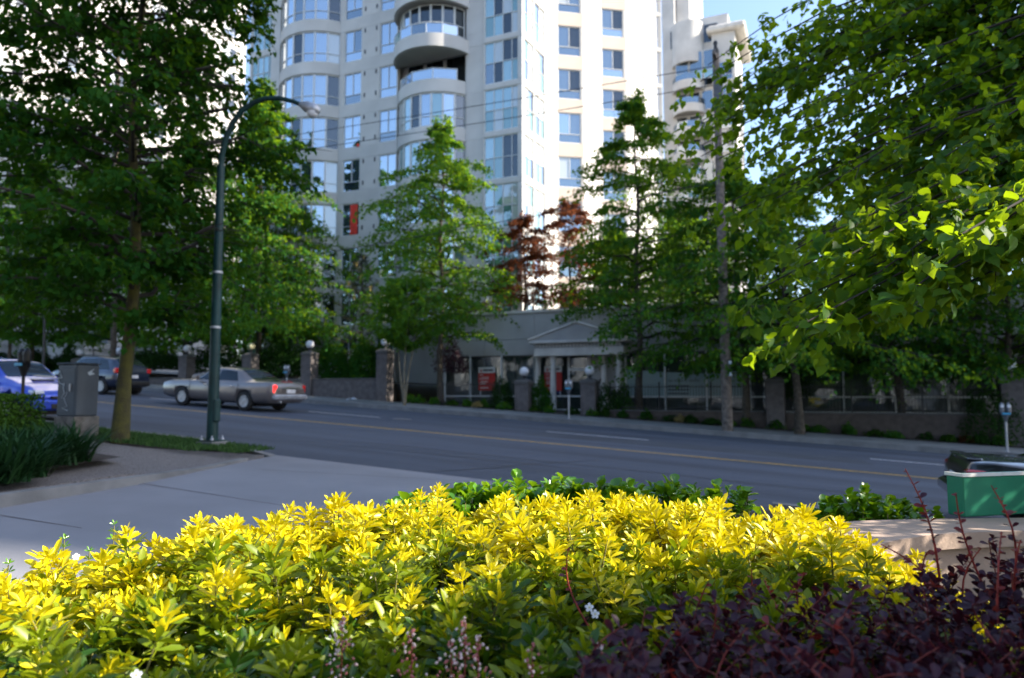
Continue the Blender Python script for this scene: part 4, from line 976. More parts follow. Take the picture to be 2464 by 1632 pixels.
# -- dark navy crossover, nose to the left
TAB2 = [(-2.15, .42, .80, .9, .74, .60), (-2.10, .36, .98, 1.10, .83, .64), (-1.95, .34, 1.02, 1.35, .87, .64), (-1.55, .30, 1.02, 1.56, .90, .62), (-.6, .28, 1.0, 1.62, .915, .63), (.3, .28, .98, 1.58, .915, .63), (1.15, .28, .96, 1.06, .91, .68), (1.75, .32, .88, .95, .87, .66), (2.05, .36, .76, .82, .80, .6), (2.18, .42, .66, .70, .68, .5)]
def suv_extra(r, sec):
    for sg in (-1, 1):
        fit(r, 'tail_lamp', 'tail', -2.13, -1.92, sg*.76-.11, sg*.76+.11, .93, 1.15, .04); fit(r, 'headlamp', 'lamp_clear', 1.85, 2.1, sg*.6-.13, sg*.6+.13, .68, .82, .03)
        fit(r, 'door_mirror', 'paint_navy', .78, .98, sg*1.02-.1, sg*1.02+.08, 1.0, 1.15, .03)
        fit(r, 'roof_rail', 'black', -1.4, .3, sg*.60-.02, sg*.60+.02, 1.60, 1.635, .008)
    fit(r, 'rear_bumper', 'black', -2.22, -2.0, -.8, .8, .40, .62, .05); fit(r, 'number_plate', 'plate', -2.16, -2.13, -.2, .2, .74, .87, .005)
sv = at_g(250, 950, -.17); x_ = sv.x-2.4; t_ = sv.y
car('navy_crossover', (x_+.9, t_+.85, gz(x_+.9)-.17), HD, TAB2, 1.82, (-1.28, 1.32), .35, 'paint_navy', 'dark navy crossover car half hidden by the mossy trunk', 'car',
    [(-1.62, -.85, -1.3, -.85), (-.78, .12, -.78, .12), (.18, 1.0, .18, .42)], (-2.02, -1.62), (.42, 1.1), extra=suv_extra, slope=slope_q(HD))
# -- bright blue car parked at the near kerb, nose to the right
TAB3 = [(-2.1, .40, .80, .86, .76, .60), (-1.9, .32, .95, 1.1, .84, .62), (-1.5, .28, .96, 1.34, .86, .60), (-.6, .26, .95, 1.44, .87, .60), (.1, .26, .93, 1.40, .87, .60), (.85, .26, .91, 1.0, .865, .66), (1.5, .28, .82, .88, .84, .64), (1.95, .32, .70, .75, .78, .58), (2.14, .36, .60, .64, .68, .5)]
def blue_extra(r, sec):
    for sg in (-1, 1):
        fit(r, 'headlamp', 'lamp_clear', 1.72, 2.06, sg*.60-.14, sg*.60+.14, .62, .75, .04); fit(r, 'fog_lamp', 'lamp_clear', 2.06, 2.15, sg*.56-.05, sg*.56+.05, .40, .48, .02)
        fit(r, 'door_mirror', 'paint_blue', .50, .70, sg*.98-.1, sg*.98+.08, .95, 1.09, .03); fit(r, 'tail_lamp', 'tail', -2.1, -1.9, sg*.7-.1, sg*.7+.1, .8, .95, .03)
    fit(r, 'front_bumper', 'paint_blue', 1.98, 2.22, -.74, .74, .30, .55, .05); fit(r, 'grille', 'black', 2.08, 2.19, -.4, .4, .56, .63, .01); fit(r, 'lower_grille', 'black', 2.16, 2.235, -.42, .42, .33, .45, .01)
    fit(r, 'number_plate', 'plate', 2.21, 2.245, -.2, .2, .44, .54, .005); fit(r, 'bonnet_scoop', 'black', .95, 1.25, -.25, .25, .935, .975, .01)
bl = at_g(105, 1010, -.17); x_ = bl.x-1.15
car('blue_hatchback', (x_-.1, 11.25, gz(x_)-.17), 0, TAB3, 1.74, (-1.28, 1.30), .32, 'paint_blue', 'bright blue car at the near kerb behind the clipped hedge', 'car',
    [(-1.3, -.55, -1.05, -.55), (-.48, .72, -.48, .22)], (-1.9, -1.5), (.18, .80), extra=blue_extra, slope=slope_q(0))
# -- dark car at the right, only its boot shows over the green box
TAB4 = [(-2.3, .40, .86, .88, .76, .62), (-2.22, .34, 1.02, 1.04, .84, .70), (-2.0, .30, 1.05, 1.07, .89, .72), (-1.5, .27, 1.02, 1.08, .915, .70), (-.75, .26, .98, 1.44, .92, .62), (0, .26, .96, 1.48, .92, .63), (.5, .26, .95, 1.42, .92, .63), (1.2, .26, .93, 1.0, .91, .70), (2.0, .28, .84, .88, .86, .66), (2.4, .34, .66, .70, .72, .5)]
def dark_extra(r, sec):
    for sg in (-1, 1):
        fit(r, 'tail_lamp', 'tail', -2.29, -1.98, sg*.70-.17, sg*.70+.17, .78, .93, .03); fit(r, 'headlamp', 'lamp_clear', 2.1, 2.36, sg*.6-.13, sg*.6+.13, .62, .74, .03)
        fit(r, 'door_mirror', 'paint_black', .72, .92, sg*1.02-.1, sg*1.02+.08, .98, 1.12, .03)
    fit(r, 'rear_bumper', 'paint_black', -2.38, -2.1, -.8, .8, .42, .64, .05); fit(r, 'number_plate', 'plate', -2.32, -2.285, -.2, .2, .66, .8, .005); fit(r, 'boot_spoiler', 'paint_black', -2.26, -2.08, -.66, .66, 1.05, 1.085, .015)
dk = at_t(2336, 1110, 10.3)
dc = car('dark_saloon', (dk.x+2.2, 11.2, gz(dk.x+2.2)-.17), 0, TAB4, 1.84, (-1.35, 1.45), .33, 'paint_black', 'dark low car at the right edge with red tail lamp above the green box', 'car',
    [(-1.0, -.1, -.72, -.1), (-.04, .95, -.04, .45)], (-1.45, -.8), (.6, 1.15), extra=dark_extra, slope=slope_q(0))
dc.scale = (1, 1, .84)
# -- white car beyond the gate
wc = at_t(338, 862, 40)
car('white_crossover', (wc.x, 40.9, wc.z), HD, TAB2, 1.82, (-1.28, 1.32), .35, 'paint_white', 'white car parked beyond the iron gate behind the mossy trunk', 'car',
    [(-1.62, -.85, -1.3, -.85), (-.78, .12, -.78, .12), (.18, 1.0, .18, .42)], (-2.02, -1.62), (.42, 1.1))
o = MB().bbox(-7, 7, -4, 3, -.4, -.002, .05).build('raised_yard', 'pave', loc=(wc.x-1, 41, wc.z)); struct(o)
o = MB().bbox(-5, 5, 0, .3, -2, 1.0, .03).build('pale_parapet', 'concrete', loc=at_t(95, 822, 37)); tag(o, 'long pale parapet wall seen above the left hedge', 'wall')
# round red sign on a post above the hedge
b = at_t(220, 806, 33.5); r = empty('red_sign', b-Vector((0, 0, 2.2)), label='small round red and white sign on a post above the left hedge', cat='sign')
MB().tube([(0, 0, 0), (0, 0, 2.2)], .03, 8).build('post', 'steel', r); MB().lathe([(.001, -.02), (.26, -.02), (.26, .02), (.001, .02)], 20, mat=Matrix.Translation((0, -.06, 2.2)) @ Matrix.Rotation(math.pi/2, 4, 'X')).build('plate', 'sign_white', r)
MB().lathe([(.001, -.01), (.14, -.01), (.14, .01), (.001, .01)], 18, mat=Matrix.Translation((0, -.10, 2.2)) @ Matrix.Rotation(math.pi/2, 4, 'X')).build('red_disc', 'redthing', r)
# litter
def litter(px, py, off, label, size, seed, cat='litter'):
    b = at_g(px, py, off); q = random.Random(seed); n = 7; mb = MB(); V = []
    for i in range(n):
        for j in range(n): V.append(((i/(n-1)-.5)*size+q.uniform(-.1, .1)*size, (j/(n-1)-.5)*size*.7+q.uniform(-.1, .1)*size, abs(q.gauss(0, .16))*size+.004))
    mb.add(V, [(i*n+j, i*n+n+j, i*n+n+j+1, i*n+j+1) for i in range(n-1) for j in range(n-1)]); o = mb.build('crumpled_paper', 'paper', loc=(b.x, b.y, b.z+.005)); tag(o, label, cat)
litter(847, 963, 0, 'crumpled white paper on the far pavement right of the sedan', .42, 1)
litter(20, 1140, 0, 'crumpled paper on the aggregate path at the left edge', .20, 2)
bt = at_g(64, 1112, 0); o = MB().lathe([(.001, 0), (.033, .004), (.035, .02), (.035, .15), (.014, .19), (.014, .215), (.001, .216)], 12).build('plastic_bottle', 'g_mid', loc=(bt.x, bt.y, bt.z+.005)); tag(o, 'discarded clear bottle at the edge of the left bed', 'bottle')
# ================================================================== trees
def unit(v): return v/(np.linalg.norm(v, axis=-1, keepdims=True)+1e-9)
def fan(rg, path, w, droop, n_tw, n_lf, size, P, A, N, S, up_bias=1.0, stub=None, u0=.25, flat=.15):
    """leafy side twigs along one limb (path: (k,3) array): flat, drooping sprays"""
    k = len(path)
    for u in np.linspace(u0, 1.0, n_tw):
        f = u*(k-1); i = min(int(f), k-2); p = path[i]+(path[i+1]-path[i])*(f-i); d = unit(path[i+1]-path[i])
        side = unit(np.cross(d, (0, 0, 1.0)))
        for sg in ((-1, 1) if u < .97 else (0,)):
            a = rg.uniform(.5, 1.15); tw = unit(d*math.cos(a)+side*sg*math.sin(a)+np.array((0, 0, rg.normal(.02, flat))))
            L = w*rg.uniform(.55, 1.15)*(1.05-.55*u)
            q = np.sort(rg.uniform(.1, 1, n_lf))
            pos = p+tw*(L*q)[:, None]+np.array((0, 0, -1.0))*(droop*L*q*q)[:, None]+rg.normal(0, size*.45, (n_lf, 3))
            ax = tw*.55+rg.normal(0, .55, (n_lf, 3))+np.array((0, 0, -.55))
            nr = np.array((0, 0, up_bias))+rg.normal(0, .55, (n_lf, 3))
            P.append(pos); A.append(ax); N.append(nr); S.append(size*rg.uniform(.65, 1.25, n_lf))
            if stub is not None: stub.append((p, p+tw*L*.8+np.array((0, 0, -droop*L*.6))))
def tree(name, label, base, H, r0, prof, limbs, size, leafmat_, bark='bark', cat='tree', group=None, seed=1, rise=.25, droop=.35, tw=9, lf=9, lean=(0, 0), tww=.42, singles=0, shape=LEAF4, az0=0, stems=1, ldroop=.35, keep=None, clear=None):
    """prof: list of (height share, crown radius); limbs spiral up the trunk"""
    rg = np.random.default_rng(seed); r = empty(name, base, label=label, cat=cat, group=group); B = np.array(base)
    if name != 'mossy_street_tree': lf = int(lf*2.15); size *= 1.1; limbs = int(limbs*.95); tww *= 1.15; prof = [(p, q*1.12) for p, q in prof]
    hs = [p[0] for p in prof]; rs = [p[1] for p in prof]
    def axis(h): return np.array((lean[0]*h/H+.06*math.sin(h*1.1+seed), lean[1]*h/H+.06*math.cos(h*.9+seed), h))
    mb = MB()
    for s_ in range(stems):
        off = np.array((0, 0, 0.0)) if stems == 1 else np.array((math.cos(s_*2.1+seed)*.5, math.sin(s_*2.1+seed)*.5, 0))
        hh = np.linspace(0, H*.97, 12)
        mb.tube([axis(h)+off*min(1, h/(H*.6))-np.array((0, 0, .15 if h == 0 else 0)) for h in hh], [r0*(1.35 if h == 0 else 1)*(1-.88*h/H)/(1 if stems == 1 else 1.5) for h in hh], 10)
    mb.build('trunk', bark, r)
    P, A, N, S = [], [], [], []; lm = MB(); stub = []
    for i in range(limbs):
        u = (i+.5)/limbs; h = H*(hs[0]+(1-hs[0])*u**.9); az = az0+i*2.39996+rg.normal(0, .35); rr = float(np.interp(h/H, hs, rs))*rg.uniform(.62, 1.28)*(1+.16*math.cos(az-seed*1.7)+.10*math.cos(2*az+seed+h))
        if rg.random() < .08: continue
        st = axis(max(H*.16, h-rr*rise*.8)); d = np.array((math.cos(az), math.sin(az), 0)); q = np.linspace(0, 1, 7)
        path = st+d*(rr*q)[:, None]+np.array((0, 0, 1.0))*(rr*rise*1.5*q-rr*ldroop*1.2*q*q)[:, None]
        path[1:-1] += rg.normal(0, rr*.02, (5, 3))
        if keep is not None and not keep(path[-1]+B): continue
        if clear is not None:
            ok_ = clear(path); nk = len(path) if ok_.all() else max(3, int(np.argmin(ok_))); path = path[:nk]; q = q[:nk]
        rl = r0*.42*(1-.65*u)*min(1, rr/2.0)
        lm.tube(list(path), [max(.008, rl*(1-.85*t)) for t in q], 5, cap=False)
        fan(rg, path, rr*tww, droop, tw, lf, size, P, A, N, S, stub=stub, u0=.18)
    for a, b in stub[::2]: lm.tube([a, (a+b)/2+np.array((0, 0, .02)), b], [.012, .008, .003], 3, cap=False)
    lm.build('limbs', 'bark_dark', r)
    # leader shoots at the very top
    for k in range(5):
        a = rg.uniform(0, 6.28); st = axis(H*.9); q = np.linspace(0, 1, 5); path = st+np.stack([q*.35*math.cos(a), q*.35*math.sin(a), q*H*.11], 1); fan(rg, path, .45, .2, 5, lf, size, P, A, N, S)
    P = np.concatenate(P); A = np.concatenate(A); N = np.concatenate(N); S = np.concatenate(S)
    if clear is not None: k_ = clear(P); P, A, N, S = P[k_], A[k_], N[k_], S[k_]
    leaves('crown', shape, P+B, frames(A, N, S), leafmat_, r, singles)
    return r
def base_at(px, py=None, t=None):
    b = at_g(px, py) if t is None else at_t(px, py or 980, t); b.z = gz(b.x); return tuple(b)
def hgt(px, py, t): return at_t(px, py, t).z
CONE = [(.22, .55), (.30, .95), (.45, 1.0), (.62, .80), (.80, .48), (.93, .24), (1, .08)]
def cone(r, lo=.2): return [(lo+(h-.22)*(1-lo)/.78, w*r) for h, w in CONE]
# near pavement tree with mossy trunk, pruned clear of the street lamp
def clear_lamp(P):
    X = P[:, 0]*RS+P[:, 1]*RT; Y = P[:, 0]*FS+P[:, 1]*FT
    lim = np.where((P[:, 2] > 5.0) & (P[:, 2] < 6.2), 2.9, 1.95+.12*np.sin(P[:, 2]*3))
    return (X < lim) & ~((X > 1.25) & (Y < .35) & (P[:, 2] < 7.5))
b = base_at(297, 1057)
tree('mossy_street_tree', 'large near street tree with mossy trunk and layered dark foliage', b, 12.2, .122, [(.21, 2.5), (.30, 3.5), (.5, 3.8), (.7, 3.4), (.88, 2.4), (1, .7)], 112, .135, 'l_linden', 'bark_moss', seed=4, tw=12, lf=20, clear=clear_lamp, singles=300, shape=LEAF4, rise=.28, ldroop=.30, tww=.40)
# sunlit tree behind the wall, left of the tower bays
def ftree(px, pbase, t, ptop, r, label, seed, mat='l_far', limbs=60, size=.15, lo=.24, r0=.16, lf=9, prof=None, lean=(0, 0), bark='bark', zb=None, **k):
    b = list(base_at(px, pbase, t)); 
    if zb is not None: b[2] += zb
    H = hgt(px, ptop, t)-b[2]
    return tree('street_tree', label, tuple(b), H, r0, prof or cone(r, lo), limbs, size, mat, bark, group='street trees across the road', seed=seed, lf=lf, lean=lean, **k)
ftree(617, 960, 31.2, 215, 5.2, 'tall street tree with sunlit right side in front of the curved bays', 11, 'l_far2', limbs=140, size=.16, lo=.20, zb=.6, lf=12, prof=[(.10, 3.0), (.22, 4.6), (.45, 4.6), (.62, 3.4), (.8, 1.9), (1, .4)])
ftree(440, 960, 30.6, 330, 4.6, 'dark street tree rising behind the sedan bonnet', 12, limbs=62, size=.17, lo=.24, lf=11, prof=[(.15, 2.8), (.3, 4.6), (.6, 4.4), (.85, 2.6), (1, .5)])
ftree(271, 960, 31.5, 380, 4.6, 'dark street tree above the navy crossover', 13, limbs=56, size=.18, lo=.3, lf=11, prof=[(.16, 2.8), (.3, 4.6), (.7, 4.2), (1, .8)])
ftree(73, 955, 29.9, 400, 4.4, 'dark street tree with slim trunk behind the blue car', 14, limbs=56, size=.18, lf=11, prof=[(.16, 2.8), (.3, 4.6), (.7, 4.2), (1, .8)])
ftree(20, 950, 27.3, 430, 3.6, 'slender tree at the far left behind the clipped hedge', 15, limbs=46, size=.16, lf=10, r0=.11, prof=[(.2, 2.4), (.4, 3.6), (.7, 3.2), (1, .6)])
ftree(160, 950, 35, 330, 5, 'broad dark tree filling the gap behind the globe lamps', 16, limbs=60, size=.2, lf=11, prof=[(.15, 3), (.3, 5), (.7, 4.6), (1, .8)])
# centre
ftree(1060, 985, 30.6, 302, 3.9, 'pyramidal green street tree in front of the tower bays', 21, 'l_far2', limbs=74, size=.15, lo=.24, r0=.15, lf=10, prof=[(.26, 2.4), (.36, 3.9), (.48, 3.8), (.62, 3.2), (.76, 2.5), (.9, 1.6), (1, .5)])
b = base_at(975, 976); H = hgt(975, 672, b[1])-b[2]
tree('small_rounded_tree', 'small multi-stemmed tree with rounded crown at the far kerb', b, H, .075, [(.46, .7), (.56, 1.3), (.72, 1.65), (.88, 1.4), (1, .7)], 60, .095, 'l_far2', 'bark_pale', seed=22, tw=8, lf=11, stems=3, rise=.5, ldroop=.2, singles=0)
ftree(1539, 989, 30.2, 240, 4.0, 'pyramidal street tree right of the portico', 23, limbs=72, size=.145, lf=10, prof=[(.28, 2.4), (.36, 4.2), (.48, 3.9), (.62, 3.4), (.78, 2.6), (.9, 1.6), (1, .5)])
ftree(1800, 1025, 29.2, 380, 4.0, 'dark street tree just right of the utility pole', 24, limbs=66, size=.15, lf=10, lean=(-.5, 0), prof=[(.26, 2.6), (.36, 4.0), (.5, 4.0), (.7, 3.0), (.88, 1.7), (1, .4)])
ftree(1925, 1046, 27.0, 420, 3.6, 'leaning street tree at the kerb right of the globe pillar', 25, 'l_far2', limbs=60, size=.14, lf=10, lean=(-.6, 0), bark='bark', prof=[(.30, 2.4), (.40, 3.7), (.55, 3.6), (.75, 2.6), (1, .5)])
ftree(2170, 1030, 30.0, 430, 4.0, 'dark street tree in front of the navy sign', 26, limbs=62, size=.15, lf=10, lean=(-.4, 0), prof=[(.30, 2.4), (.42, 4.2), (.6, 4.0), (.8, 2.8), (1, .5)])
ftree(2440, 1050, 30.0, 500, 4.0, 'dark street tree at the right edge behind the meter', 27, limbs=56, size=.15, lf=10, prof=[(.34, 2.4), (.45, 4.2), (.65, 4.0), (1, .8)])
# on the podium roof
def roof_tree(px, t, ptop, r, zb, label, seed, mat, limbs=46, size=.13, name='roof_tree', bark='bark', cat='tree', lo=.15):
    v = at_t(px, 700, t); H = hgt(px, ptop, t)-zb
    return tree(name, label, (v.x, t, zb), H, .09, [(lo, r*.8), (.4, r), (.7, r*.9), (1, r*.3)], limbs, size, mat, bark, cat, None, seed, lf=10, tw=8)
roof_tree(1262, 34.6, 530, 2.3, 5.5, 'copper red maple on the podium below the bright corner', 31, 'l_red', 26)
roof_tree(1372, 34.8, 490, 2.7, 5.5, 'copper red maple partly hidden by the pyramidal tree', 32, 'l_red', 28)
roof_tree(1480, 35.0, 560, 2.2, 5.5, 'backlit green tree on the podium behind the pediment', 33, 'l_far2', 44)
roof_tree(1640, 35.5, 520, 2.6, 5.5, 'backlit green tree on the podium left of the utility pole', 34, 'l_far2', 46)
# pine in the courtyard
rg = np.random.default_rng(41); v = at_t(868, 800, 33.6); zb = gz(v.x)+.8; H = hgt(868, 612, 33.6)-zb
pine = empty('pine_tree', (v.x, 33.6, zb), label='dark pine with pale tips left of the small rounded tree', cat='tree')
MB().tube([(0, 0, -.1), (.1, 0, H*.5), (0, 0, H)], [.11, .08, .02], 8).build('trunk', 'bark', pine)
P, A, N, S = [], [], [], []; lm = MB(); TP_, TA_, TS_ = [], [], []
for i in range(42):
    h = H*(.12+.88*i/42); rr = (1.9*(1-h/H)+.35)*rg.uniform(.7, 1.1); az = i*2.4; q = np.linspace(0, 1, 5)
    path = np.stack([q*rr*math.cos(az), q*rr*math.sin(az), h+q*rr*.25], 1); lm.tube(list(path), [.03, .025, .02, .014, .008], 4, cap=False)
    for u in np.linspace(.3, 1, 9):
        p = path[0]+(path[-1]-path[0])*u+rg.normal(0, .12, 3); m = 26; d = unit(rg.normal(0, 1, (m, 3))+np.array((0, 0, .5)))
        P.append(p+rg.normal(0, .05, (m, 3))); A.append(d); N.append(rg.normal(0, 1, (m, 3))); S.append(rg.uniform(.14, .24, m))
    if h > H*.55:
        p = path[-1]; TP_.append(p+rg.normal(0, .04, (12, 3))); TA_.append(np.array((0, 0, 1.0))+rg.normal(0, .25, (12, 3))); TS_.append(rg.uniform(.18, .32, 12))
lm.build('limbs', 'bark', pine); NEED = (np.array([(-.045, 0, 0), (.045, 0, 0), (0, 1, 0)], float), np.array([(0, 1, 2)]))
O = np.array(pine.location); P = np.concatenate(P); leaves('crown', NEED, P+O, frames(np.concatenate(A), np.concatenate(N), np.concatenate(S)), 'l_pine', pine)
TP_ = np.concatenate(TP_); TA_ = np.concatenate(TA_); leaves('candles', NEED, TP_+O, frames(TA_, rg.normal(0, 1, TA_.shape), np.concatenate(TS_)*np.ones(len(TP_))*1.2), 'l_pine_tip', pine)
# ---- big near tree on the right: limbs reach in from a trunk just outside the frame
rg = np.random.default_rng(51); tb = (5.3, 8.8, gz(5.3)); near = empty('overhanging_linden', tb, label='large-leaved tree overhanging from the right edge', cat='tree')
MB().tube([(0, 0, -.2), (.05, 0, 1.5), (-.05, .05, 3.5), (.1, 0, 6), (0, .1, 9)], [.26, .21, .18, .13, .05], 12).build('trunk', 'bark', near)
tips = [(1705, 215, 8.6), (1765, 118, 8.9), (1970, 75, 8.8), (2080, -60, 8.5), (1790, 200, 8.6), (1760, 330, 8.2), (1870, 330, 8.2), (2010, 190, 8.2), (2120, 60, 8), (2250, 10, 7.6), (2400, 40, 7.2), (2200, 140, 7.6), (2050, 290, 7.6),
        (1740, 470, 7.8), (1850, 520, 7.4), (1950, 440, 7.3), (2080, 380, 7), (2200, 270, 6.8), (2350, 170, 6.6), (2440, 300, 6.2), (2300, 330, 6.4), (1800, 600, 7.2), (1900, 640, 6.6), (2020, 570, 6.3), (2150, 470, 6.2), (2260, 420, 5.9), (2400, 420, 5.6),
        (1990, 690, 5.4), (1935, 770, 5.0), (1890, 850, 4.7), (2000, 800, 4.7), (2055, 850, 4.6), (2090, 700, 4.9), (2140, 620, 5.1), (2190, 740, 4.6), (2250, 640, 4.8), (2270, 770, 4.4), (2340, 600, 4.7), (2350, 740, 4.4), (2420, 660, 4.4), (2450, 540, 4.8), (2440, 760, 4.3), (2330, 510, 5.2),
        (2600, 0, 7), (1690, 330, 8.8), (2120, 250, 8), (1900, 180, 8.8), (2300, 230, 7.4), (2420, 130, 7.5)]
P, A, N, S = [], [], [], []; lm = MB(); TB = np.array(tb)
extra_ = []
for (x, y, D) in tips:
    for k in range(2 if D > 5.9 else 1): extra_.append((x+rg.normal(0, 55), y+rg.normal(25 if D > 8 else -10, 35), D+rg.normal(.1, .3)))
for (x, y, D) in tips+extra_:
    e = np.array(at_y(x, y-(85 if y > 690 else 45 if y > 450 else -55 if (x < 2060 and y < 130) else 0), D))-TB; h = float(np.clip(e[2]*.8+1.0, 2.2, 7.5)); st = np.array((0, 0, h)); q = np.linspace(0, 1, 9)
    path = st+(e-st)*q[:, None]+np.array((0, 0, 1.0))*(.9*np.sin(q*math.pi))[:, None]+np.cumsum(rg.normal(0, .055, (9, 3)), 0)
    lm.tube(list(path), list(.024*(1-.9*q)+.003), 5, cap=False); st_ = []
    fan(rg, path, .62 if D < 6 else .85, .30, 11, 14, .080, P, A, N, S, stub=st_, u0=.34 if D > 5.9 else .58, flat=.14)
    for a, b_ in st_[::3]: lm.tube([a, b_], [.005, .0015], 3, cap=False)
lm.build('limbs', 'bark_dark', near); P = np.concatenate(P); N = np.concatenate(N); A = np.concatenate(A)
leaves('crown', HEART, P+TB, frames(A, N, np.concatenate(S)), 'l_linden_near', near, 300)
# ================================================================== hedges, bed plants
def bush(name, label, c, rad, n, size, mat, seed, cat='shrub', group=None, box=False, base=LEAF4, stem=True, singles=0):
    """dense shrub: leaves through an uneven rounded volume on a few stems; c = centre of its foot"""
    rg = np.random.default_rng(seed); r = empty(name, c, label=label, cat=cat, group=group)
    if box:
        p = rg.uniform(-1, 1, (n, 3)); ax_ = rg.integers(0, 3, n); fl = rg.random(n) < .75; sg = np.sign(rg.uniform(-1, 1, n))
        for k in range(3):
            m = fl & (ax_ == k); p[m, k] = sg[m]*(1-np.abs(rg.normal(0, .05, m.sum())))
        p[:, 2] = p[:, 2]*.5+.5; out = p.copy(); out[:, 2] -= .5
        p = p+rg.normal(0, .02, p.shape)
    else:
        d = unit(rg.normal(0, 1, (n, 3))); d[:, 2] = np.abs(d[:, 2]); rr = rg.uniform(.35, 1, n)**.45
        lob = 1+.16*np.sin(d[:, 0]*5+seed)*np.cos(d[:, 1]*4+seed*2)+.10*np.sin(d[:, 2]*9+d[:, 0]*7)
        p = d*(rr*lob)[:, None]; p[:, 2] = p[:, 2]*.92+.04; out = d
    pos = p*np.array(rad); nr = out+rg.normal(0, .5, (n, 3))+np.array((0, 0, .4)); ax = rg.normal(0, 1, (n, 3))+np.array((0, 0, -.2))
    leaves('foliage', base, pos+np.array(c), frames(ax, nr, size*rg.uniform(.7, 1.3, n)), mat, r, singles)
    if stem:
        mb = MB()
        for k in range(6): a = k*1.05; mb.tube([(.05*math.cos(a), .05*math.sin(a), -.06), (rad[0]*.5*math.cos(a), rad[1]*.5*math.sin(a), rad[2]*.7)], [.02, .006], 5)
        mb.build('stem', 'bark', r)
    return r
# hedges behind the brick walls
for k, (p0, p1, top, lab) in enumerate(((300, 440, 842, 'dark clipped shrub behind the navy crossover'), (455, 600, 812, 'dark shrub between the two globe pillars above the sedan bonnet'), (615, 740, 815, 'olive green shrub above the sedan boot'), (752, 850, 815, 'leafy green shrub behind the brick wall right of the sedan'), (840, 925, 808, 'leafy green shrub against the tall pillar by the small rounded tree'))):
    a, b = at_t(p0, 860, 30.6), at_t(p1, 860, 30.6); z0 = gz((a.x+b.x)/2)+.85; z1 = hgt((p0+p1)/2, top, 30.6)
    bush('courtyard_shrub', lab, ((a.x+b.x)/2, 30.6, z0-.05), ((b.x-a.x)/2*1.12, .95, z1-z0), 5200, .12, 'l_hedge' if k < 3 else 'l_far', 60+k, group='shrubs behind the brick walls')
for k, (p0, p1) in enumerate(((-70, 40), (40, 130), (130, 215))):
    a, b = at_t(p0, 860, 30.4), at_t(p1, 860, 30.4); z1 = hgt((p0+p1)/2, 836, 30.4); z0 = gz((a.x+b.x)/2)
    bush('left_hedge', ['dark hedge at the left edge above the blue car roof', 'dark hedge between the slim trunk and the thin pole', 'dark hedge below the first globe lamp'][k], ((a.x+b.x)/2, 30.4, z0), ((b.x-a.x)/2*1.1, .8, z1-z0), 5000, .12, 'l_hedge', 70+k, 'hedge', 'dark hedge along the left wall')
# topiary shrubs near the portico and gateposts
def tbush(px, ptop, pbot, w, lab, seed, t=29.6, mat='l_hedge', n=2600, size=.08, name='gate_shrub'):
    v = at_t(px, pbot, t); z1 = hgt(px, ptop, t); zb = min(v.z, z1-.2); zg = gz(v.x)
    if v.z-zg < .5: zb = zg
    return bush(name, lab, (v.x, t, zb), (w, w*.8, z1-zb), n, size, mat, seed)
tbush(1207, 905, 1000, .62, 'dark rounded shrub left of the short globe pillar', 81)
tbush(1302, 905, 990, .55, 'green cloud-pruned shrub right of the short globe pillar', 82, mat='l_far')
tbush(1462, 920, 1005, .85, 'dark green shrub right of the portico globe pillar', 83)
tbush(1500, 915, 1005, .5, 'clipped green shrub at the end of the left railing', 84, mat='l_far')
tbush(1905, 880, 960, .75, 'dark green shrub arching over the globe pillar between two trunks', 85, 29.7)
tbush(2385, 900, 1055, .95, 'tall dark yew against the right gatepost', 86, 29.2, n=4200)
tbush(2464, 890, 960, .8, 'dark shrub behind the large globe lamp at the right edge', 87, 29.9)
tbush(1085, 810, 900, .9, 'purple-leaved shrub below the pyramidal tree', 88, 31.4, 'l_barberry')
# low plants in the far bed
rq = random.Random(5)
for k in range(34):
    s = -18.0+k*.82+rq.uniform(-.2, .2); t = 28.75+rq.uniform(.1, .5)
    if -12.4 < s < -11.8: continue
    w = rq.uniform(.22, .40); hh = rq.uniform(.22, .42); m = rq.choice(['l_far', 'l_far2', 'l_hedge', 'l_box', 'l_far2'])
    bush('bed_plant', 'small leafy bedding plant in the bed behind the far pavement', (s, t, gz(s)+.03), (w, w*.8, hh), 380, .085, m, 100+k, 'plant', 'bedding plants behind the far pavement', stem=False)
for px, py, m, lab in ((1148, 958, 'l_pine_tip', 'small orange-tinged plant before the left lease sign'), (1640, 1014, 'l_pine_tip', 'rust coloured low plant under the frosted window'), (2325, 1050, 'l_red', 'small red flowering plant in the right bed')):
    v = at_t(px, py, 29.0); bush('bed_plant', lab, (v.x, 29.0, gz(v.x)+.03), (.28, .22, .3), 260, .07, m, int(px), 'plant', stem=False)
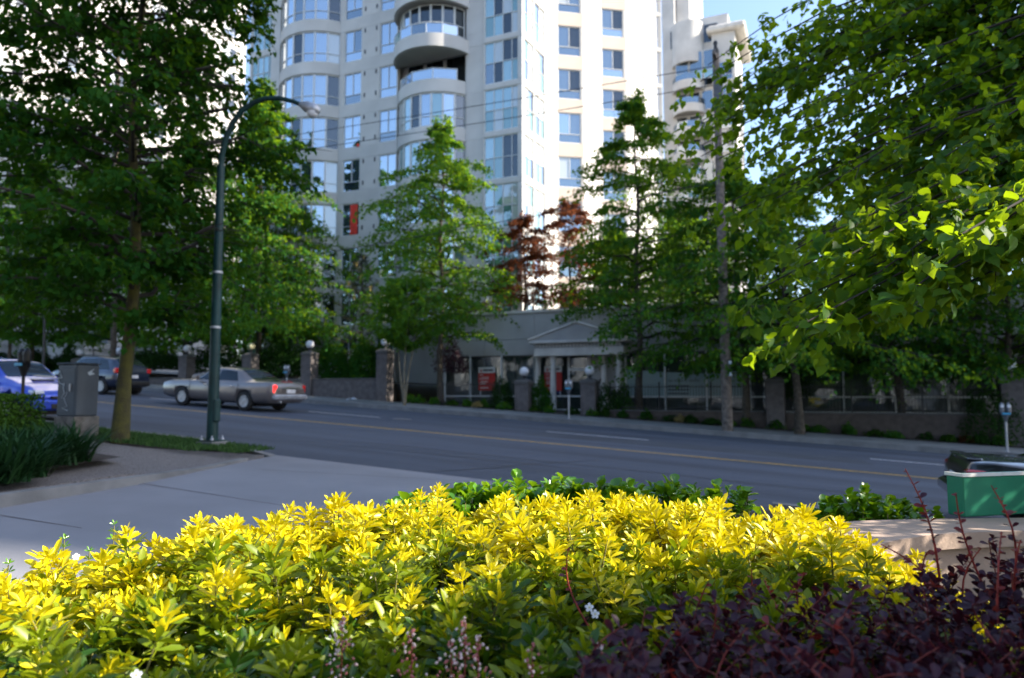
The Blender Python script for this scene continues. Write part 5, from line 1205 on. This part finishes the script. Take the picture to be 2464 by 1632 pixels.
# clipped hedge and strap-leaved clump at the left, near pavement
v = at_g(-40, 1092, 0); D_ = v.x*FS+v.y*FT
hb = at_y(-60, 1060, 10.0); zt = at_y(40, 948, 10.0).z
c = at_y(-40, 1060, 9.9); zg = gz(c.x)
bush('clipped_hedge', 'square clipped hedge at the left edge in front of the blue car', (c.x-.42, c.y, zg-.02), (.86, .55, zt-zg), 17000, .042, 'l_box', 90, 'hedge', box=True, singles=150)
rg = np.random.default_rng(91); strap = [(-30, 1110, 8.6), (30, 1105, 8.8), (80, 1100, 9.0), (130, 1092, 9.3), (165, 1080, 9.6), (0, 1150, 7.9), (60, 1135, 8.3)]
for k, (px, py, D) in enumerate(strap):
    b = at_y(px, py, D); c = np.array((b.x, b.y, gz(b.x)-.01)); n = 260
    r = empty('strap_leaf_clump', tuple(c), label=['clump of strap leaves at the left frame edge under the hedge', 'strap-leaf clump directly below the clipped hedge corner', 'strap-leaf clump between the hedge and the grey cabinet', 'strap-leaf clump in front of the cabinet plinth', 'rightmost strap-leaf clump touching the cabinet plinth', 'nearest strap-leaf clump at the left edge beside the path', 'strap-leaf clump beside the discarded bottle'][k], cat='plant', group='strap-leaved clumps in the left bed')
    a = rg.uniform(0, 6.28, n); tilt = rg.uniform(.25, 1.1, n); ax = np.stack([np.cos(a)*np.sin(tilt), np.sin(a)*np.sin(tilt), np.cos(tilt)], 1); L = rg.uniform(.35, .68, n)
    leaves('foliage', BLADE, c+np.stack([rg.normal(0, .10, n), rg.normal(0, .10, n), np.zeros(n)], 1), frames(ax, np.stack([-np.cos(a), -np.sin(a), np.ones(n)*.6], 1), L), 'l_strap', r, 40)
sheet('left_bed_soil', [tuple(at_g(x, y, .01))[:2] for x, y in ((-250, 1180), (120, 1128), (292, 1100), (190, 1085), (60, 1040), (-250, 1040))], .012, 'soil')
# grass on the near verge
rg = np.random.default_rng(93); n = 26000; s_ = rg.uniform(-26, -8.8, n); t_ = rg.uniform(8.58, 9.86, n); ok = t_ < 9.9; a = rg.uniform(0, 6.28, n)
ok &= ~((s_ > -9.4) & (t_ < 8.9)); s_, t_, a = s_[ok], t_[ok], a[ok]; n = len(s_)
pos = np.stack([s_, t_, np.array([gz(x) for x in s_])-.03], 1); ax = np.stack([np.cos(a)*.5, np.sin(a)*.5, np.ones(n)], 1)
GB = (np.array([(-.12, 0, 0), (.12, 0, 0), (0, 1, 0)], float), np.array([(0, 1, 2)]))
o = link('verge_grass', instances('verge_grass', GB, pos, frames(ax, rg.normal(0, 1, (n, 3)), rg.uniform(.05, .10, n)), 'l_grass')); tag(o, 'short green grass on the near verge around the mossy trunk', 'grass', kind='stuff')
# ================================================================== foreground
# ---- raised planter wall with a green box
wall_px = [(1780, 1330, 5.2), (1880, 1262, 4.9), (2000, 1256, 4.75), (2150, 1250, 4.6), (2320, 1247, 4.45), (2464, 1247, 4.3), (2750, 1247, 4.0)]
zc = at_y(2320, 1249, 4.45).z
# far leg of the wall (behind) and the near curved leg
def ground_at(x, y, z): d = ray(x, y); k = (z-ZE)/d[2]; return (d[0]*k, d[1]*k)
pw = empty('planter_wall', (*ground_at(2200, 1300, zc), gz(2)), label='curved pale concrete planter wall at the right, half in sun', cat='planter wall'); PO = Vector(pw.location)
outer = [ground_at(x, y, zc) for x, y in ((2900, 1262), (2464, 1278), (2300, 1282), (2200, 1292), (2110, 1310), (2050, 1340), (2010, 1385), (2000, 1440))]
inner = [ground_at(x, y, zc) for x, y in ((2900, 1243), (2464, 1246), (2300, 1248), (2150, 1250), (2010, 1256), (1930, 1268), (1880, 1300), (1850, 1345))]
def chaikin(p, n=2):
    for _ in range(n):
        q = [p[0]]
        for a, b in zip(p, p[1:]): q += [(a[0]*.75+b[0]*.25, a[1]*.75+b[1]*.25), (a[0]*.25+b[0]*.75, a[1]*.25+b[1]*.75)]
        p = q+[p[-1]]
    return p
oc, ic = chaikin(outer), chaikin(inner); n = len(oc); mb = MB(); zg = -.35
H_ = zc-zg
lipz = zc-.085
def shrink(p, q, k): return [(a[0]+(b[0]-a[0])*k, a[1]+(b[1]-a[1])*k) for a, b in zip(p, q)]
o2, i2 = shrink(oc, ic, .10), shrink(ic, oc, .10)
mb = MB()
V = [(*p, zc) for p in oc]+[(*p, zc) for p in ic]+[(*p, lipz) for p in oc]+[(*p, lipz) for p in ic]
mb.add(V, [(i, i+1, n+i+1, n+i) for i in range(n-1)], False)
mb.add(V, [(i+1, i, 2*n+i, 2*n+i+1) for i in range(n-1)], True); mb.add(V, [(n+i, n+i+1, 3*n+i+1, 3*n+i) for i in range(n-1)], True); mb.add(V, [(n-1, 2*n-1, 4*n-1, 3*n-1), (2*n+0, 0, n, 3*n), (2*n, 2*n+1, 3*n+1, 3*n)])
mb.build('coping', 'planter', pw, world=True)
mb = MB(); V = [(*p, lipz) for p in o2]+[(*p, lipz) for p in i2]+[(*p, zg) for p in o2]+[(*p, zg) for p in i2]
mb.add(V, [(i+1, i, 2*n+i, 2*n+i+1) for i in range(n-1)], True); mb.add(V, [(n+i, n+i+1, 3*n+i+1, 3*n+i) for i in range(n-1)], True); mb.add(V, [(n-1, 2*n-1, 4*n-1, 3*n-1)])
mb.add(V, [(i, i+1, n+i+1, n+i) for i in range(n-1)])
mb.build('wall_face', 'planter', pw, world=True)
# green metal box standing on the coping
g0 = ground_at(2322, 1245, zc+.002); g1 = ground_at(2900, 1243, zc+.002); a_ = math.atan2(g1[1]-g0[1], g1[0]-g0[0]); hb_ = at_y(2310, 1143, math.hypot(*g0)).z
dY = g0[0]*FS+g0[1]*FT; hb_ = at_y(2322, 1141, dY).z-zc
gb = empty('green_box', (*g0, zc+.002), math.atan2(RT, RS)+math.radians(14), 'dark green metal box with pale rim standing on the planter wall', 'box')
MB().bbox(0, 1.3, 0, .13, 0, hb_-.02, .006).build('shell', 'box_green', gb)
mb = MB(); mb.box(-.006, 1.306, -.006, .012, hb_-.02, hb_); mb.box(-.006, .012, .012, .136, hb_-.02, hb_); mb.box(1.288, 1.306, .012, .136, hb_-.02, hb_); mb.build('rim', 'box_rim', gb)
MB().box(.012, 1.288, .012, .13, hb_-.019, hb_-.012).build('lid', 'box_green', gb)
# ---- glossy green plants behind the golden shrubs
rg = np.random.default_rng(95)
def sprout_plant(name, label, centres, n_per, size, base, mats, tiltr, cat='shrub', group=None, singles=100, seed=0, stem='twig'):
    """plants made of upright leafy sprigs; centres (k,3) world positions of the sprig tips"""
    pass
GL = [(900, 1010, 1222, 1175, 3.9), (1000, 1130, 1190, 1150, 4.0), (1120, 1260, 1165, 1140, 4.1), (1250, 1390, 1155, 1143, 4.2), (1380, 1520, 1155, 1150, 4.3), (1510, 1650, 1160, 1152, 4.4), (1640, 1800, 1168, 1165, 4.5), (1935, 2020, 1215, 1180, 5.0), (2000, 2110, 1185, 1175, 5.0), (2090, 2180, 1195, 1195, 5.0), (2170, 2260, 1210, 1222, 5.0)]
for k, (x0, x1, y0, y1, D) in enumerate(GL):
    m = 46; X = rg.uniform(x0, x1, m); Y = y0+(y1-y0)*(X-x0)/(x1-x0)+rg.normal(14, 9, m); Dd = D+rg.uniform(-.25, .35, m)
    tipsP = np.array([at_y(a, b_, d) for a, b_, d in zip(X, Y, Dd)]); tipsP[:, 2] -= rg.uniform(0, .10, m)
    cx, cy = tipsP[:, 0].mean(), tipsP[:, 1].mean(); r = empty('glossy_shrub', (cx, cy, gz(cx)), label=['glossy round-leaved shrub at the left end of the row behind the golden shrubs', 'second glossy shrub from the left in the row behind the golden shrubs', 'third glossy shrub from the left in the row behind the golden shrubs', 'middle glossy shrub of the seven behind the golden shrubs', 'third glossy shrub from the right end of the long row', 'second glossy shrub from the right end of the long row', 'glossy shrub at the right end of the long row', 'leftmost glossy shrub of the short row beyond the planter coping', 'tallest glossy shrub of the short row beyond the planter coping', 'glossy shrub second from the green box beyond the planter coping', 'low glossy shrub right beside the green box'][k], cat='shrub', group='glossy green shrubs behind the golden ones')
    P, A, N, S = [], [], [], []; st = MB(); O = np.array(r.location)
    for p in tipsP:
        q = 9; a = rg.uniform(0, 6.28, q); ti = rg.uniform(.15, 1.2, q); ax = np.stack([np.cos(a)*np.sin(ti), np.sin(a)*np.sin(ti), np.cos(ti)], 1)
        P.append(p+np.stack([np.zeros(q), np.zeros(q), -rg.uniform(0, .09, q)-.03*ti], 1)); A.append(ax); N.append(np.stack([-np.cos(a)*.8, -np.sin(a)*.8, np.ones(q)*.7], 1)); S.append(rg.uniform(.045, .082, q))
        st.tube([p-O-np.array((rg.normal(0, .05), rg.normal(0, .05), .5)), p-O-np.array((0, 0, .03))], [.006, .003], 4, cap=False)
        q = 6; P.append(p+rg.normal(0, .07, (q, 3))-np.array((0, 0, .2))); A.append(rg.normal(0, 1, (q, 3))); N.append(rg.normal(0, .5, (q, 3))+np.array((0, 0, 1))); S.append(rg.uniform(.05, .08, q))
    st.build('stem', 'twig', r); leaves('foliage', ROUND, np.concatenate(P), frames(np.concatenate(A), np.concatenate(N), np.concatenate(S)), 'l_glossy', r, 60, smooth=True)
# ---- golden Mexican-orange type shrubs
rg = np.random.default_rng(97)
RIDGE = [(-200, 1440), (0, 1395), (100, 1365), (220, 1335), (330, 1290), (450, 1250), (600, 1222), (740, 1228), (860, 1200), (1000, 1185), (1150, 1190), (1300, 1180), (1420, 1172), (1560, 1185), (1700, 1195), (1850, 1215), (1960, 1240), (2060, 1275), (2150, 1330), (2250, 1390), (2400, 1470), (2700, 1560)]
rx = [p[0] for p in RIDGE]; ry = [p[1]+40 for p in RIDGE]
def ridge_D(x): return float(np.interp(x, (-200, 300, 900, 1500, 2200, 2700), (2.5, 2.75, 3.05, 3.1, 2.9, 2.7)))
bounds = [-260, 470, 1040, 1560, 2750]
labs = ['golden-leaved shrub at the left edge over the driveway', 'golden-leaved shrub left of centre with the tallest yellow shoots', 'golden-leaved shrub in the centre foreground', 'golden-leaved shrub at the right in front of the planter wall']
for k in range(4):
    x0, x1 = bounds[k], bounds[k+1]; T = []
    m = int((x1-x0)*.44)
    cnt = 0
    while cnt < m:
        x = rg.uniform(x0, x1); v = rg.random()**.8; Dr = ridge_D(x); D = 1.45+(Dr+.12-1.45)*v; xr = x
        yr = float(np.interp(xr, rx, ry)); zr_ = at_y(xr, yr, Dr).z
        zf = at_y(xr, 1700, 1.45).z; u = (D-1.45)/(Dr-1.45); z = zf+(zr_-zf)*(1-(1-min(u, 1))**1.5) - (.10*max(0, u-1)/.08 if u > 1 else 0)
        p = at_y(x, 816, D); T.append((p.x, p.y, z+rg.normal(0, .032)-.02, min(u, 1), x)); cnt += 1
    T = np.array(T)
    if k == 3: T = T[~((T[:, 4] > 2080) & (T[:, 3] > .93) & (rg.random(len(T)) < .6))]
    cx, cy = T[:, 0].mean(), T[:, 1].mean(); r = empty('golden_shrub', (cx, cy, gz(cx)), label=labs[k], cat='shrub', group='golden-leaved shrubs along the foreground'); O = np.array(r.location)
    P, A, N, S, Mt = [], [], [], [], []; st = MB()
    for (x, y, z, u, xp) in T:
        tip = np.array((x, y, z)); tall = rg.random() < .12+.12*u
        if tall: tip[2] += rg.uniform(.03, .11)
        lean_ = np.array((rg.normal(0, .22), rg.normal(-.06, .22), 1.0)); lean_ /= np.linalg.norm(lean_)
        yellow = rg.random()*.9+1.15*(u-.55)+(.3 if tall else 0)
        ph = rg.uniform(0, 6.28); nodes_ = 5
        sz = rg.uniform(.046, .070)
        for nd in range(nodes_):
            ti = (.22, .55, .85, 1.1, 1.35)[nd]+rg.normal(0, .10); pos = tip-lean_*(.02+.026*nd)
            for op in range(3 if nd < 4 else 2):
                a = ph+nd*1.05+op*2.1+rg.normal(0, .2); hd = np.array((math.cos(a), math.sin(a), 0))
                ax = lean_*math.cos(ti)+hd*math.sin(ti); nr = lean_*math.sin(ti)-hd*math.cos(ti)+rg.normal(0, .15, 3)
                s = sz*(.62, .95, 1.08, 1.12, 1.1)[nd]*rg.uniform(.85, 1.15)
                P.append(pos+ax*s*.22); A.append(ax); N.append(nr); S.append(s)
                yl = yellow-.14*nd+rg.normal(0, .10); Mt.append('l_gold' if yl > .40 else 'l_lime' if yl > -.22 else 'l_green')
        st.tube([tip-O-lean_*.015, tip-O-lean_*.13, tip-O-np.array((rg.normal(0, .05), rg.normal(0, .05), .38))], [.0022, .003, .005], 4, cap=False)
        for q in range(3):
            P.append(tip+np.array((rg.normal(0, .06), rg.normal(0, .06), -rg.uniform(.14, .34)))); A.append(np.array((rg.normal(), rg.normal(), rg.normal(0, .4)))); N.append(np.array((rg.normal(0, .4), rg.normal(0, .4), 1))); S.append(rg.uniform(.045, .06)); Mt.append('l_green')
    st.build('stem', 'twig', r)
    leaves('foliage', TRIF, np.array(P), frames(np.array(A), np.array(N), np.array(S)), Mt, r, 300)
# a few green shoots standing up at the left
rg = np.random.default_rng(98)
for k, (x, y, D) in enumerate(((155, 1300, 2.7), (275, 1265, 2.9), (215, 1330, 2.7), (20, 1360, 2.5), (255, 1340, 2.8))):
    tip = np.array(at_y(x, y, D)); r = empty('green_shoot', (tip[0], tip[1], tip[2]-.5), label=['slender green leafy shoot above the left golden shrub', 'tallest green leafy shoot at the left against the driveway', 'green leafy shoot beside the white blossom', 'green leafy shoot at the left edge', 'green leafy shoot leaning over the driveway'][k], cat='shoot', group='green shoots above the left shrub'); O = np.array(r.location)
    P, A, N, S = [], [], [], []
    for nd in range(6):
        for op in range(2):
            a = nd*1.57+op*math.pi+rg.normal(0, .3); ti = .4+.18*nd; hd = np.array((math.cos(a), math.sin(a), 0)); ax = np.array((0, 0, math.cos(ti)))+hd*math.sin(ti)
            P.append(tip-np.array((0, 0, .03*nd))); A.append(ax); N.append(np.array((0, 0, math.sin(ti)))-hd*math.cos(ti)); S.append(.036*(.6+.12*nd))
    leaves('foliage', TRIF, np.array(P), frames(np.array(A), np.array(N), np.array(S)), 'l_glossy', r, 20); MB().tube([(0, 0, 0), (0, 0, .5)], [.005, .002], 5).build('stem', 'twig', r)
# white blossoms
def blossom(x, y, D, lab, s=.012):
    p = at_y(x, y, D); r = empty('white_blossom', p, label=lab, cat='flower', group='white blossoms in the golden shrubs'); f = Vector((-p.x, -p.y, (ZE-p.z))).normalized(); q = f.to_track_quat('Z', 'Y'); r.rotation_mode = 'QUATERNION'; r.rotation_quaternion = q
    me = MB().add([(0, 0, 0), (.35*s, .45*s, .1*s), (.3*s, .85*s, .05*s), (0, s, 0), (-.3*s, .85*s, .05*s), (-.35*s, .45*s, .1*s)], [(0, 1, 2, 3, 4, 5)]).mesh('petal', 'flower_white')
    for i in range(5): o = link('petal', me, r, rz=i*2*math.pi/5)
    MB().lathe([(s*.2, 0), (s*.15, s*.2), (.0005, s*.25)], 8).build('stamen', 'letter_yellow', r)
for x, y, D, l_ in ((328, 1625, 1.62, 'white blossom at the bottom left'), (183, 1340, 2.55, 'white blossom near the left green shoots'), (1418, 1462, 2.0, 'white blossom beside the purple shoot'), (1432, 1478, 2.0, 'lower white blossom beside the purple shoot'), (900, 1392, 2.3, 'small white blossom in the centre shrub')):
    blossom(x, y, D-.12, l_)
# pink bell flower spikes along the bottom
rg = np.random.default_rng(99)
bells = [MB().lathe([(.0005, 0), (.0021, -.001), (.0027, -.0035), (.0022, -.006)], 7).mesh('bell', m_) for m_ in ('flower_pink', 'flower_pale')]
for k, (x, y0, y1, D, l_) in enumerate(((822, 1485, 1680, 1.5, 'pink bell flower spike at the bottom left of centre'), (990, 1510, 1680, 1.5, 'dark pink flower spike at the bottom centre'), (1118, 1490, 1680, 1.48, 'full pink bell flower spike at the bottom centre'), (1150, 1530, 1680, 1.47, 'pink bell flower spike right of the fullest one'), (1085, 1530, 1690, 1.47, 'pink bell flower spike left of the fullest one'), (1280, 1550, 1690, 1.5, 'thin dark pink flower spike right of centre'), (1445, 1550, 1690, 1.48, 'pink bell flower spike under the purple barberry'))):
    a, b = at_y(x, y0, D), at_y(x-6, y1, D); r = empty('bell_flower_spike', b, label=l_, cat='flower spike', group='pink flower spikes at the bottom edge'); O = Vector(b)
    MB().tube([(0, 0, -.05), (a-b)*.5+Vector((.004, 0, 0)), a-b], [.0016, .0012, .0006], 5).build('stem', 'red_stem', r)
    nb_ = 80 if k in (2, 0) else 46
    for i in range(nb_):
        u = rg.random(); w = .022*(1.15-u); p = (a-b)*u+Vector((rg.normal(0, w), rg.normal(0, w), rg.normal(0, .004))); o = link('bell', bells[int(rg.random() < .5)], r, p); o.rotation_euler = (rg.normal(0, .5), rg.normal(0, .5), 0)
# ---- purple barberry
rg = np.random.default_rng(101)
BTOP = [(1380, 1632), (1440, 1560), (1500, 1470), (1600, 1440), (1750, 1410), (1900, 1390), (2050, 1400), (2150, 1400), (2230, 1350), (2330, 1310), (2464, 1290), (2700, 1270)]
bx = [p[0] for p in BTOP]; by = [p[1] for p in BTOP]
for k, (x0, x1, lab) in enumerate(((1420, 1960, 'purple-leaved barberry at the bottom centre right'), (1960, 2750, 'purple-leaved barberry with red shoots at the bottom right corner'))):
    P, A, N, S, Mt = [], [], [], [], []; st = MB(); cxy = at_y((x0+x1)/2, 1500, 1.8); r = empty('barberry_shrub', (cxy.x, cxy.y, gz(cxy.x)), label=lab, cat='shrub', group='purple barberry shrubs'); O = np.array(r.location)
    shoots = []
    for i in range(int((x1-x0)*(.22 if k == 0 else .30))):
        x = rg.uniform(x0, x1); yt = float(np.interp(x, bx, by)); y = yt+(1690-yt)*rg.random()**.9; D = 1.25+.75*(1690-y)/400+rg.normal(0, .10)
        shoots.append((x+rg.normal(0, 20), y, max(1.15, D), x+rg.normal(0, 90), y+rg.uniform(110, 260), 0))
    if k == 1: shoots += [(2178, 1128, 1.85, 2262, 1400, 1), (2300, 1190, 1.8, 2390, 1460, 1), (2385, 1168, 1.8, 2440, 1420, 1), (2230, 1330, 1.8, 2280, 1520, 1), (2360, 1320, 1.75, 2340, 1560, 1), (2455, 1300, 1.7, 2440, 1560, 1), (2120, 1310, 1.9, 2250, 1480, 1), (2410, 1280, 1.7, 2400, 1500, 1)]
    else: shoots += [(1368, 1318, 1.95, 1450, 1560, 1), (1808, 1370, 1.85, 1800, 1580, 1), (1838, 1395, 1.8, 1905, 1560, 1), (1940, 1378, 1.85, 2010, 1560, 1), (1705, 1400, 1.9, 1690, 1600, 1)]
    for (x, y, D, xb, yb, red) in shoots:
        a = np.array(at_y(x, y, D)); b_ = np.array(at_y(xb, yb, D+rg.normal(0, .04))); q = np.linspace(0, 1, 8)
        bow = np.array((rg.normal(0, .02), rg.normal(0, .02), .012)); path = b_+(a-b_)*q[:, None]+bow*np.sin(q*math.pi)[:, None]
        st.tube(list(path-O), list(.0026*(1-.6*q)), 5, cap=False) if not red else MB().tube(list(path-O), list(.0036*(1-.6*q)), 5, cap=False).build('red_shoot', 'red_shoot', r)
        L = np.linalg.norm(a-b_); nn = int(L/.014); d = unit(a-b_)
        for j in range(nn):
            u = (j+rg.random())/nn; p = b_+(a-b_)*u+bow*math.sin(u*math.pi)
            if red and u > .72: sz, m_ , cntl = rg.uniform(.008, .017), 'l_barberry_red', 2
            elif red: sz, m_, cntl = rg.uniform(.014, .026), ('l_barberry_red' if rg.random() < .45 else 'l_barberry'), 2
            else: sz, m_, cntl = rg.uniform(.019, .033), ('l_barberry_red' if (red and rg.random() < .35) or rg.random() < .04 else 'l_barberry'), 2
            if red and rg.random() < .2: continue
            for c_ in range(cntl):
                an = rg.uniform(0, 6.28); pv = unit(np.cross(d, (math.cos(an), math.sin(an), .3))); ax = d*.35+pv+np.array((0, 0, .15))
                P.append(p); A.append(ax); N.append(d*.7+rg.normal(0, .45, 3)+np.array((0, 0, .5))); S.append(sz); Mt.append(m_)
    st.build('stem', 'red_stem', r); leaves('foliage', OBOV, np.array(P), frames(np.array(A), np.array(N), np.array(S)), Mt, r, 300)

# ---- unseen evergreen shrubs added outside the right edge to shade the barberry and the lower front of the golden shrubs
bush('shade_shrub', 'tall dark evergreen shrub beside the viewpoint, right of the barberry', (1.95, 2.2, gz(1.95)), (.65, 1.35, 3.2-gz(1.95)), 14000, .11, 'l_hedge', 301, singles=0)
bush('shade_shrub', 'lower dark evergreen shrub outside the right edge behind the planter wall', (3.4, 5.8, gz(3.4)), (.75, 1.3, 3.3-gz(3.4)), 9000, .10, 'l_hedge', 302, singles=0)
